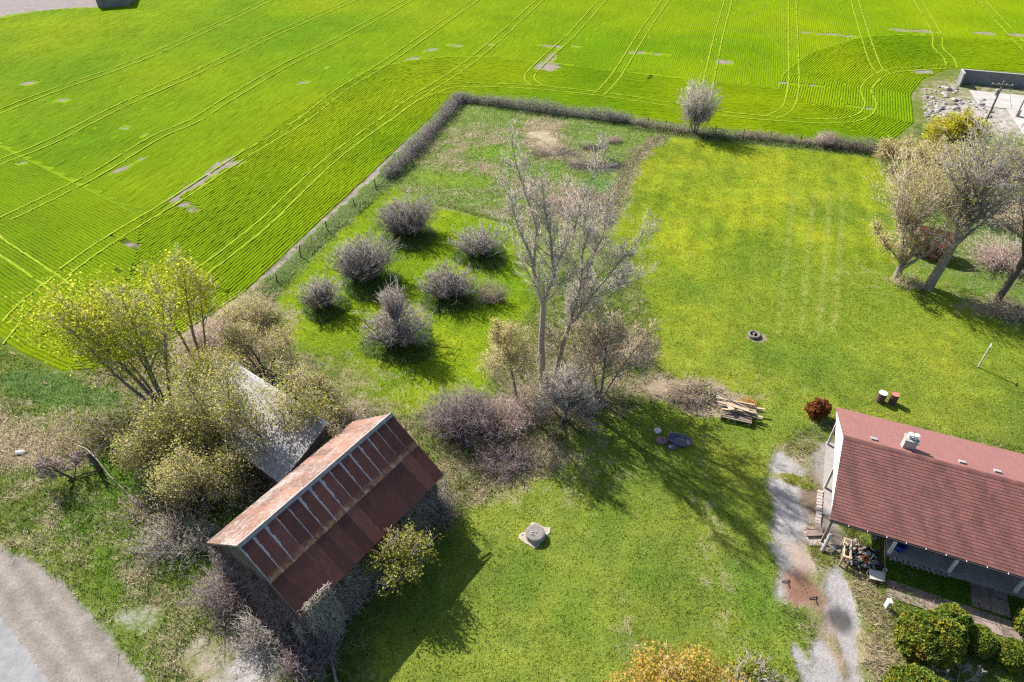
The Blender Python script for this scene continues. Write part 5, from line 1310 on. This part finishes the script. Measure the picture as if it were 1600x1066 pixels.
grass_obj('rough_grass', 'unmown mixed green and straw coloured grass around the barn', X, Y, .22 + .16 * vnoise(X, Y, 2.2, 8), .022, tint(X, Y, 4), 5, 4, .12, lean=.6)
X, Y = scatter(15000, lambda x, y, r: rough_ok(x, y, r) & inside(x, y, PADDOCK), (-20, 24), (58, 102), 6)
grass_obj('rough_grass', 'unmown tussocks of the fenced paddock', X, Y, .22, .034, tint(X, Y, 7), 8, 3, .18, lean=.6)
X, Y = scatter(7000, lambda x, y, r: rough_ok(x, y, r), (26, 62), (50, 90), 9)
grass_obj('rough_grass', 'weedy grass beneath the right hand trees', X, Y, .2, .03, tint(X, Y, 10), 11, 3, .16, lean=.6)
def along(pts, n, w, seed):
    L = smooth_line(ats(*pts), .3); r = np.random.default_rng(seed); k = r.integers(0, len(L), n)
    return L[k, 0] + r.normal(0, w, n), L[k, 1] + r.normal(0, w, n)
X, Y = along([(402, 472), (470, 402), (540, 336), (600, 288), (640, 256)], 4600, .55, 12)
grass_obj('long_grass', 'tall green grass strip below the field fence', X, Y, .12 + .5 * vnoise(X, Y, 1.5, 13) ** 2, .03, [(.19, .29, .08), (.22, .31, .10), (.27, .33, .14), (.16, .25, .06), (.36, .34, .2)], 14, 4, .14, lean=.4)
X, Y = along([(690, 319), (740, 333), (800, 350), (840, 366)], 700, .2, 15)
grass_obj('long_grass', 'tall green grass line between orchard and paddock', X, Y, .2, .026, [(.2, .28, .06), (.24, .3, .08)], 16, 4, .12)
X, Y = along([(1036, 214), (1000, 236), (980, 270), (958, 320), (946, 352)], 1800, .55, 17)
grass_obj('long_grass', 'bleached grass strip between paddock and mown lawn', X, Y, .24, .03, [(.40, .36, .24), (.33, .29, .19), (.16, .22, .06)], 18, 4, .14)
X, Y = along([(990, 200), (1090, 212), (1200, 222), (1300, 232), (1370, 238)], 2400, .5, 19)
grass_obj('long_grass', 'tall grass strip along the far fence', X, Y, .34, .032, LG + [(.36, .31, .2)], 20, 4, .14)
# uneven lawn: small tufts standing a little proud of the mown grass
def lawn_ok(x, y, r):
    f = (sdf(x, y, LAWN) > .3) | (sdf(x, y, ORCHARD) > .3)
    return f & (r.random(len(x)) < .35 + .65 * vnoise(x, y, 1.3, 21))
X, Y = scatter(52000, lawn_ok, (-32, 56), (14, 84), 22)
cl = ground_attrs(X, Y)[0] * np.array([1.35, 1.3, 1.3])
grass_obj('lawn_grass', 'tufts of the mown lawn', X, Y, .07, .03, cl, 23, 3, .09, lean=.9)
def dandelions(pts, n, seed):
    r = np.random.default_rng(seed); xs, ys = [], []
    for u, v, rx, ry, k in pts:
        c = at(u, v); xs.append(c.x + r.normal(0, rx, k)); ys.append(c.y + r.normal(0, ry, k))
    X, Y = np.concatenate(xs), np.concatenate(ys)
    m = inside(X, Y, LAWN) | inside(X, Y, ORCHARD); X, Y = X[m], Y[m]
    P = np.stack([X, Y, np.full(len(X), .09)], 1)
    me = leaf_mesh('dandelions', P, .05, [(.75, .55, .02), (.8, .62, .03), (.68, .55, .05)], r, 2.5, .2, 1.0)
    tag(link('dandelions', me, M['leaf']), 'yellow dandelion heads scattered over the lawn', 'flowers', kind='stuff')
dandelions([(1450, 580, 3, 2.0, 420), (1530, 640, 3.5, 2.0, 420), (1420, 650, 3, 1.3, 300), (1370, 610, 3, 1.4, 160), (1060, 470, 3, 5, 260), (1150, 430, 8, 6, 420), (1030, 540, 1.6, 4, 180), (1260, 610, 5, 2.5, 200), (1000, 280, 2, 6, 260), (640, 620, 5, 3, 120), (690, 540, 5, 5, 160), (1200, 270, 12, 4, 420), (1080, 330, 6, 8, 420), (1000, 850, 7, 4, 60)], 0, 24)

# ------------------------------------------------------------------ fences and posts
M['wire'] = plain('fence_wire', (.22, .21, .2), None, 3, .5, 0, .5)
def wire_fence(label, posts, ends, h=1.25, lean=.06, seed=1, r=.06):
    rd = random.Random(seed); o = at(*posts[0]); t = thing('wire_fence', label, 'fence', o)
    tops = []
    for q in posts:
        p = at(*q) - o; l = Vector((rd.gauss(0, lean), rd.gauss(0, lean), 0)); hh = h * rd.uniform(.85, 1.12)
        MB().tube([p, p + l * .5 + Vector((0, 0, hh * .5)), p + l + Vector((0, 0, hh))], [r * 1.1, r, r * .9], 7).build('post', M['timber_dark'], t); tops.append((p, l, hh))
    pts = [(at(*ends[0]) - o, Vector(), h)] + tops + [(at(*ends[1]) - o, Vector(), h)]
    for f in (.35, .65, .92):
        MB().tube([p + l * f + Vector((0, 0, hh * f)) for p, l, hh in pts], .008, 4).build('wire', M['wire'], t)
M['timber_dark'] = plain('weathered_post', (.12, .10, .085), (.065, .055, .048), 6, .95, .5, .1)
wire_fence('old post and wire fence between crop and orchard', [(433, 442), (470, 402), (512, 362), (555, 325), (588, 297), (612, 274)], ((405, 468), (640, 246)), seed=2)
wire_fence('post and wire fence along the far side of the lawn', [(1012, 197), (1040, 200), (1075, 208), (1117, 211), (1160, 216), (1202, 221), (1250, 226), (1330, 236)], ((985, 193), (1372, 240)), seed=3)

# broken gate post with fallen rails beside the lane
p = at(158, 738)
gpst = thing('gate_post', 'thick dark leaning wooden post beside the bare little tree', 'post', p); MB().tube([(0, 0, -.1), (-.12, .08, .9), (-.30, .16, 1.75)], [.17, .16, .13], 9).build('shaft', M['timber_dark'], gpst, smooth=True); MB().box(-.12, .12, -.02, .02, 0, .05).build('hinge', M['metal_grey'], gpst, (-.14, -.08, .9))
a, b = at(158, 736), at(106, 752)
lg = thing('fallen_rail', 'dark fallen rail lying left from the gate post', 'rail', a); MB().tube([(0, 0, .10), ((b.x - a.x) * .5, (b.y - a.y) * .5 + .06, .16), (b.x - a.x, b.y - a.y, .06)], [.075, .07, .05], 7).build('pole', M['timber_dark'], lg, smooth=True)
a = at(158, 738); q = [at(118, 694, .5), at(136, 702, 1.2), at(150, 716, 1.3), at(170, 742, .7), at(188, 760, .3), at(205, 776, .12)]
wr = thing('bent_pole', 'long pale bent pole sagging from the gate post towards the barn', 'pole', a); MB().tube([x - a for x in q], [.02, .025, .03, .035, .03, .025], 7).build('pole', M['twig_pale'], wr, smooth=True)
a = at(148, 715); q = [at(147, 704, 1.2), at(165, 692, .9), at(185, 684, .6), at(200, 682, .4)]
wr = thing('broken_branch', 'thin grey branch caught on top of the gate post', 'branch', a); MB().tube([x - a for x in q], [.03, .028, .022, .015], 6).build('limb', M['twig_grey'], wr, smooth=True)
a = at(203, 776); b = at(228, 800)
wr = thing('log', 'short brown log in the grass below the bent pole', 'log', a); MB().tube([(0, 0, .11), ((b.x - a.x) * .55, (b.y - a.y) * .5, .13), (b.x - a.x, b.y - a.y, .10)], [.10, .12, .09], 8).build('trunk', M['bark_grey'], wr, smooth=True)
a = at(33, 708)
wr = thing('rock', 'single white stone lying in the dry grass', 'rock', a)
def stone(parent, s, seed, mat, loc=(0, 0, 0), name='stone'):
    r = np.random.default_rng(seed); m = MB().lathe([(.0, -.1), (.75, -.1), (1.0, .15), (.85, .42), (.45, .6), (0, .64)], 9)
    for k, v in enumerate(m.v): m.v[k] = Vector((v.x * s[0] * r.uniform(.82, 1.15), v.y * s[1] * r.uniform(.82, 1.15), v.z * s[2]))
    return m.build(name, mat, parent, loc, smooth=False)
M['white_stone'] = plain('white_stone', (.55, .53, .5), (.42, .40, .38), 5, .9, .4, .15)
stone(wr, (.38, .22, .35), 3, M['white_stone'])
a = at(512, 1000); b = at(535, 1062)
kb_ = thing('concrete_kerb', 'narrow concrete kerb running from the barn corner to the lower edge', 'kerb', a); k_ = math.atan2(b.y - a.y - .8, b.x - a.x)
MB().box(0, 3.2, -.07, .07, 0, .16).build('kerb', M['concrete'], kb_, (0, 0, 0), (0, 0, k_))

# ------------------------------------------------------------------ yard objects
M['rust_paint'] = plain('rusted_drum', (.13, .062, .05), (.07, .04, .037), 5, .7, .3, .3)
M['drum_red'] = plain('faded_red_lid', (.42, .15, .10), (.30, .11, .08), 5, .7, .2, .3)
def barrel(label, px, top, r=.30, h=.88):
    t = thing('barrel', label, 'barrel', at(*px), 0, 'barrels behind the house')
    MB().lathe([(0, 0), (r, 0), (r, .02), (r * .985, .03), (r * .985, h * .32), (r * 1.03, h * .335), (r * .985, h * .35), (r * .985, h * .65), (r * 1.03, h * .665), (r * .985, h * .68), (r * .985, h * .98), (r * 1.02, h * .985)], 24).build('body', M['rust_paint'], t, smooth=False)
    MB().lathe([(r * 1.03, h * .985), (r * 1.03, h + .015), (r * .97, h + .015), (r * .95, h - .01), (0, h - .008)], 24).build('lid', top, t)
    MB().lathe([(.035, 0), (.035, .03), (0, .03)], 8, (r * .6, 0, h - .01)).build('bung', M['metal_grey'], t)
    return t
barrel('rusty barrel with a white lid on the lawn behind the house', (1374, 627), M['white_paint'])
barrel('rusty barrel with a red lid on the lawn behind the house', (1393, 629), M['drum_red'])
a = at(836, 838)
wl = thing('well', 'round concrete well cover on a broken concrete pad in the lawn', 'well', a)
M['pad'] = plain('sandy_concrete', (.40, .345, .27), (.29, .25, .20), 3, .95, .5, .15)
MB().prism([(-1.02, -.18), (-.55, -.55), (-.05, -.85), (.18, -.80), (.36, -.45), (.95, .28), (.98, .62), (.62, .66), (.0, 1.0), (-.18, 1.02), (-.62, .3), (-1.0, .12)], -.02, .035).build('pad', M['pad'], wl)
MB().lathe([(.60, 0), (.60, .40), (.56, .42)], 28).build('ring', M['concrete'], wl)
M['lid'] = plain('old_well_lid', (.22, .195, .18), (.14, .125, .12), 4, .9, .6, .2)
ld = MB().lathe([(.0, .455), (.52, .45), (.60, .42), (.60, .40)], 28).build('lid', M['lid'], wl)
for k, (x, y, s) in enumerate(((-.18, -.02, .10), (-.22, -.16, .08), (.05, -.05, .06), (-.1, -.25, .06))): stone(wl, (s, s * .7, .09), k, M['concrete'], (x, y, .45), 'stone')
stone(wl, (.10, .08, .1), 9, M['white_stone'], (-.8, .12, .03), 'stone')
a = at(1178, 525)
tr_ = thing('fire_ring', 'old grey tyre fire ring on the lawn left of the barrels', 'fire ring', a)
pr = [(.42 + .13 * math.cos(x), .13 + .13 * math.sin(x)) for x in [k * math.pi / 5 for k in range(11)]]
M['tyre'] = plain('weathered_tyre', (.20, .175, .155), (.11, .10, .09), 6, .95, .4, .15)
MB().lathe(pr, 22).build('tyre', M['tyre'], tr_, smooth=True); MB().lathe([(0, .03), (.3, .02)], 12).build('ash', M['dark'], tr_)
for k in range(3): MB().tube([(-.25 + .1 * k, -.25, .06), (.2 - .12 * k, .3, .14)], .04, 6).build('burnt_stick', M['timber'], tr_)
a = at(1528, 574)
cl_ = thing('clothes_post', 'lone grey clothes line post on the lawn at the right', 'post', a); MB().tube([(0, 0, 0), (0, 0, 2.35)], .055, 8).build('shaft', M['grey_white'], cl_); MB().box(-.3, .3, -.03, .03, 2.25, 2.32, RZ(.9)).build('cross_bar', M['grey_white'], cl_)
# utility poles
def utility(label, px, h, az):
    t = thing('utility_pole', label, 'pole', at(*px)); MB().tube([(0, 0, 0), (0, 0, h)], [.15, .10], 9).build('shaft', M['timber'], t)
    MB().box(-1.2, 1.2, -.05, .05, h - .55, h - .42, RZ(az)).build('cross_arm', M['timber'], t)
    for x in (-1.1, -.45, .45, 1.1): MB().lathe([(.05, 0), (.06, .06), (.03, .14), (0, .15)], 8, (x * math.cos(az), x * math.sin(az), h - .42)).build('insulator', M['white_stone'], t)
    MB().lathe([(0, 0), (.22, 0), (.22, .65), (.1, .72), (0, .72)], 12, (-.3, -.05, h - 1.7)).build('transformer', M['metal_grey'], t)
    MB().tube([(.8 * math.cos(az), .8 * math.sin(az), h - .45), (1.8, -.2, h - 2.4), (2.4, -.3, h - 3.4)], .02, 4).build('guy_wire', M['wire'], t)
utility('wooden utility pole with cross arm in front of the concrete bunker', (1527, 219), 7.6, R(-15))
t = thing('utility_pole', 'second wooden pole at the right edge of the concrete yard', 'pole', at(1588, 182)); MB().tube([(0, 0, 0), (0, 0, 2.6)], [.10, .08], 8).build('shaft', M['timber'], t); MB().box(-.25, .25, -.2, .2, 0, .9).build('cabinet', M['metal_grey'], t)
# rubble heap by the yard
rb = np.random.default_rng(5)
mm = MB(); M['rubble'] = plain('rubble_stone', (.36, .32, .29), (.22, .195, .18), 1.5, .95, .5, .15, coord='Object')
for k in range(260):
    u = rb.uniform(1443, 1550); v = rb.uniform(136, 188) if u < 1500 else rb.uniform(155, 222)
    s = rb.gamma(2.0, .09) + .08; c = at(u, v); a = rb.random() * 6.28
    m2 = MB().lathe([(.8, -.1), (1.0, .2), (.6, .55), (0, .6)], 6)
    for w in m2.v:
        x, y, z = w.x * s * rb.uniform(.7, 1.2), w.y * s * .8 * rb.uniform(.7, 1.2), w.z * s * rb.uniform(.7, 1.1)
        mm.v.append(Vector((c.x + x * math.cos(a) - y * math.sin(a), c.y + x * math.sin(a) + y * math.cos(a), z)))
    b0_ = len(mm.v) - len(m2.v); mm.f += [tuple(b0_ + i for i in f) for f in m2.f]
tag(mm.build('rubble', M['rubble']), 'broken stone and concrete rubble between the crop and the concrete yard', 'rubble', kind='stuff')
# dark roofed building at the far left corner
a = at(203, 9)
fb = thing('farm_building', 'corner of a dark roofed building beyond the field at the top left', 'building', a, R(20))
M['dark_roof'] = plain('dark_sheet_roof', (.06, .065, .08), (.045, .05, .06), 2, .6, .1, .3)
MB().box(-6, 0, 0, 12, 0, 2.4).build('wall', M['conc_dark'], fb); MB().poly([(-6.4, -.4, 2.4), (.4, -.4, 2.4), (.4, 12, 3.0), (-6.4, 12, 3.0)]).build('roof', M['dark_roof'], fb)
# timber pile on the lawn
a = at(1150, 650)
tp = thing('timber_pile', 'heap of old planks and a pallet on the lawn', 'timber pile', a, R(-20))
for k in range(9): MB().box(-1.1, 1.1, -.06, .06, 0, .04).build('slat', M['timber'], tp, (0, -.75 + k * .17, .34 + rr.uniform(-.02, .02)), (rr.uniform(-.05, .05), 0, rr.uniform(-.03, .03)))
for k in range(3): MB().box(-.06, .06, -.8, .75, 0, .32).build('bearer', M['timber'], tp, (-1 + k, 0, 0))
for k in range(17):
    l = rr.uniform(.7, 1.5); MB().box(-l, l, -.07, .07, 0, .035).build('plank', M['timber_new'] if k % 3 else M['timber'], tp, (rr.uniform(-.4, .7), rr.uniform(-.2, .7), .40 + k * .028), (rr.uniform(-.05, .05), rr.uniform(-.06, .06), rr.uniform(-.35, .3)))
MB().box(-.2, .2, -.28, .28, 0, .05).build('board', M['timber_new'], tp, (-.55, -.1, .80), (0, .05, .5))
bush('weed_clump', 'orange brown dead weeds at the right end of the timber pile', at(1168, 636), .8, .55, .55, 160, plain('orange_weed', (.50, .25, .06), (.38, .22, .08), 3, .9, 0, .1), 120, cat='weeds')
# scrap on the lawn in the tree shadow
M['blue_grey'] = plain('blue_grey_tarp', (.10, .11, .15), (.06, .065, .10), 5, .6, .5, .3)
M['red_grey'] = plain('faded_red_plastic', (.20, .10, .10), (.10, .07, .09), 5, .6, .3, .3)
a = at(1061, 690)
t = thing('paddling_pool', 'dark blue grey plastic tub lying on the shaded lawn', 'tub', a, R(-25)); MB().lathe([(0, .02), (.72, .02), (.80, .22), (.88, .24), (.88, .17), (.80, 0)], 22).build('shell', M['blue_grey'], t, smooth=True).scale = (1, .62, 1); MB().lathe([(.80, .235), (.90, .235), (.90, .26), (.80, .26)], 22).build('rim', M['blue_grey'], t).scale = (1, .62, 1)
for (u, v, s, mt_, nm, lab, ct) in ((1034, 690, (.52, .38, .4), 'red_grey', 'scrap_bag', 'faded red and blue bag left of the dark tub', 'bag'), (1051, 700, (.38, .25, .3), 'blue_grey', 'scrap_bag', 'small blue grey bag in front of the dark tub', 'bag'), (1027, 675, (.28, .26, .5), 'white_stone', 'scrap_bag', 'small white bag behind the faded red bag', 'bag')):
    t = thing(nm, lab, ct, at(u, v), 0, 'bags on the shaded lawn'); stone(t, s, u, M[mt_], (0, 0, .0), 'sack'); MB().lathe([(.05, 0), (.09, .10), (.0, .12)], 7, (0, 0, s[2] * .55)).build('tie', M[mt_], t)

# ------------------------------------------------------------------ junk beside the car port
def hthing(name, label, cat, x, y, z=0, rz=0, group=None): return thing(name, label, cat, hloc(x, y, z), HAZ + rz, group)
t = hthing('scrap_heap', 'heap of mixed colourful scrap under the front eave of the house', 'scrap heap', 2.2, -5.2)
cols = ['black', 'metal_grey', 'white_paint', 'timber_new', 'blue_grey', 'dark', 'grey_white', 'timber', 'red_grey', 'black', 'metal_grey', 'brick_pale']
for k in range(120):
    x, y = rr.gauss(.2, .55), rr.gauss(.25, .55); z = max(0, .62 - .5 * math.hypot(x * .8, y * .8)) * rr.uniform(.2, 1)
    mt_ = M[cols[rr.randrange(len(cols))]]; e = (rr.uniform(-.6, .6), rr.uniform(-.6, .6), rr.uniform(0, 6)); s = rr.uniform(.05, .17)
    kind = rr.randrange(4)
    if kind == 0: MB().box(-s, s, -s * .7, s * .7, -s * .4, s * .4).build('scrap_box', mt_, t, (x, y, z + .06), e)
    elif kind == 1: MB().tube([(-s * 2.2, 0, 0), (0, .02, .02), (s * 2.2, 0, 0)], s * .22, 6).build('scrap_pipe', mt_, t, (x, y, z + .08), e)
    elif kind == 2: MB().lathe([(0, 0), (s * .7, 0), (s * .8, s * 1.3), (s * .72, s * 1.3), (s * .6, .02)], 10).build('scrap_tin', mt_, t, (x, y, z + .03), e)
    else: stone(t, (s * 1.2, s, s * 1.0), k, mt_, (x, y, z + .04), 'scrap_bag')
t = hthing('bucket', 'orange plastic bucket on top of the scrap heap', 'bucket', 2.55, -5.15, .52); MB().lathe([(0, 0), (.16, 0), (.20, .3), (.18, .3), (.15, .03)], 14).build('body', M['orange'], t, rot=(1.0, .3, 0)); MB().tube([(-.2, 0, .2), (0, -.1, .34), (.2, 0, .2)], .012, 5).build('handle', M['metal_grey'], t)
t = hthing('wood_frame', 'upright pale timber crate frame left of the scrap heap', 'crate', 1.45, -5.2)
for y in (-.75, .55):
    for x in (-.18, .18): MB().box(x - .04, x + .04, y - .04, y + .04, 0, 1.0).build('post', M['timber_new'], t)
for z in (.35, .7, .96):
    for x in (-.18, .18): MB().box(x - .02, x + .02, -.8, .6, z, z + .09).build('rail', M['timber_new'] if z > .5 else M['timber'], t)
for y in (-.75, .55): MB().box(-.24, .24, y - .06, y + .06, 1.0, 1.04).build('cross_bar', M['timber_new'], t)
t = hthing('bench', 'small pale broken table at the foot of the scrap heap', 'table', 3.2, -6.05, 0, .2); MB().box(-.42, .42, -.3, .3, .36, .40).build('top', M['grey_white'], t, rot=(.12, .1, 0))
for x in (-.36, .36):
    for y in (-.24, .24): MB().box(x - .025, x + .025, y - .025, y + .025, 0, .36).build('leg', M['metal_grey'], t)
t = hthing('board_stack', 'stack of brown boards on the pale slab by the house corner', 'boards', -.25, -4.15, 0, .35)
MB().box(-.55, .55, -.9, .5, 0, .06).build('slab', M['brick_pale'], t)
for k in range(7): MB().box(-.5, .5, -.11, .11, 0, .05).build('board', M['timber'] if k % 2 else M['paver'], t, (rr.uniform(-.1, .1), -.2 + (k % 3) * .25, .07 + (k // 3) * .055), (0, 0, rr.uniform(-.15, .15)))
t = hthing('downpipe', 'short grey pipe leaning at the front corner of the house', 'pipe', .38, -5.0, 0); MB().tube([(-.1, -.25, .12), (.0, .05, .8), (.05, .2, 1.25)], .11, 10).build('pipe', M['metal_grey'], t); MB().tube([(-.12, -.3, .06), (-.1, -.25, .12)], .13, 10).build('collar', M['metal_grey'], t)
t = hthing('rail_stack', 'loose dark rails crossing in front of the crate frame', 'rails', 1.2, -4.9, 0)
for k in range(6): MB().tube([(-.6, -.3 + .07 * k, .1 + .04 * k), (.7, .2 - .05 * k, .55 + .07 * k)], .025, 6).build('rail', M['black'] if k % 2 else M['metal_grey'], t)
for k, (u, v) in enumerate(((1230, 912), (1273, 938))):
    t = thing('iron_bar', ['bent black iron scrap at the left of the red earth patch', 'bent black iron scrap at the right of the red earth patch'][k], 'iron', at(u, v)); MB().tube([(-.3, .1, .05), (0, .12, .1), (.05, -.25, .05)], .035, 6).build('bar', M['black'], t); MB().tube([(0, .12, .1), (.2, .2, .04)], .03, 6).build('hook', M['black'], t)
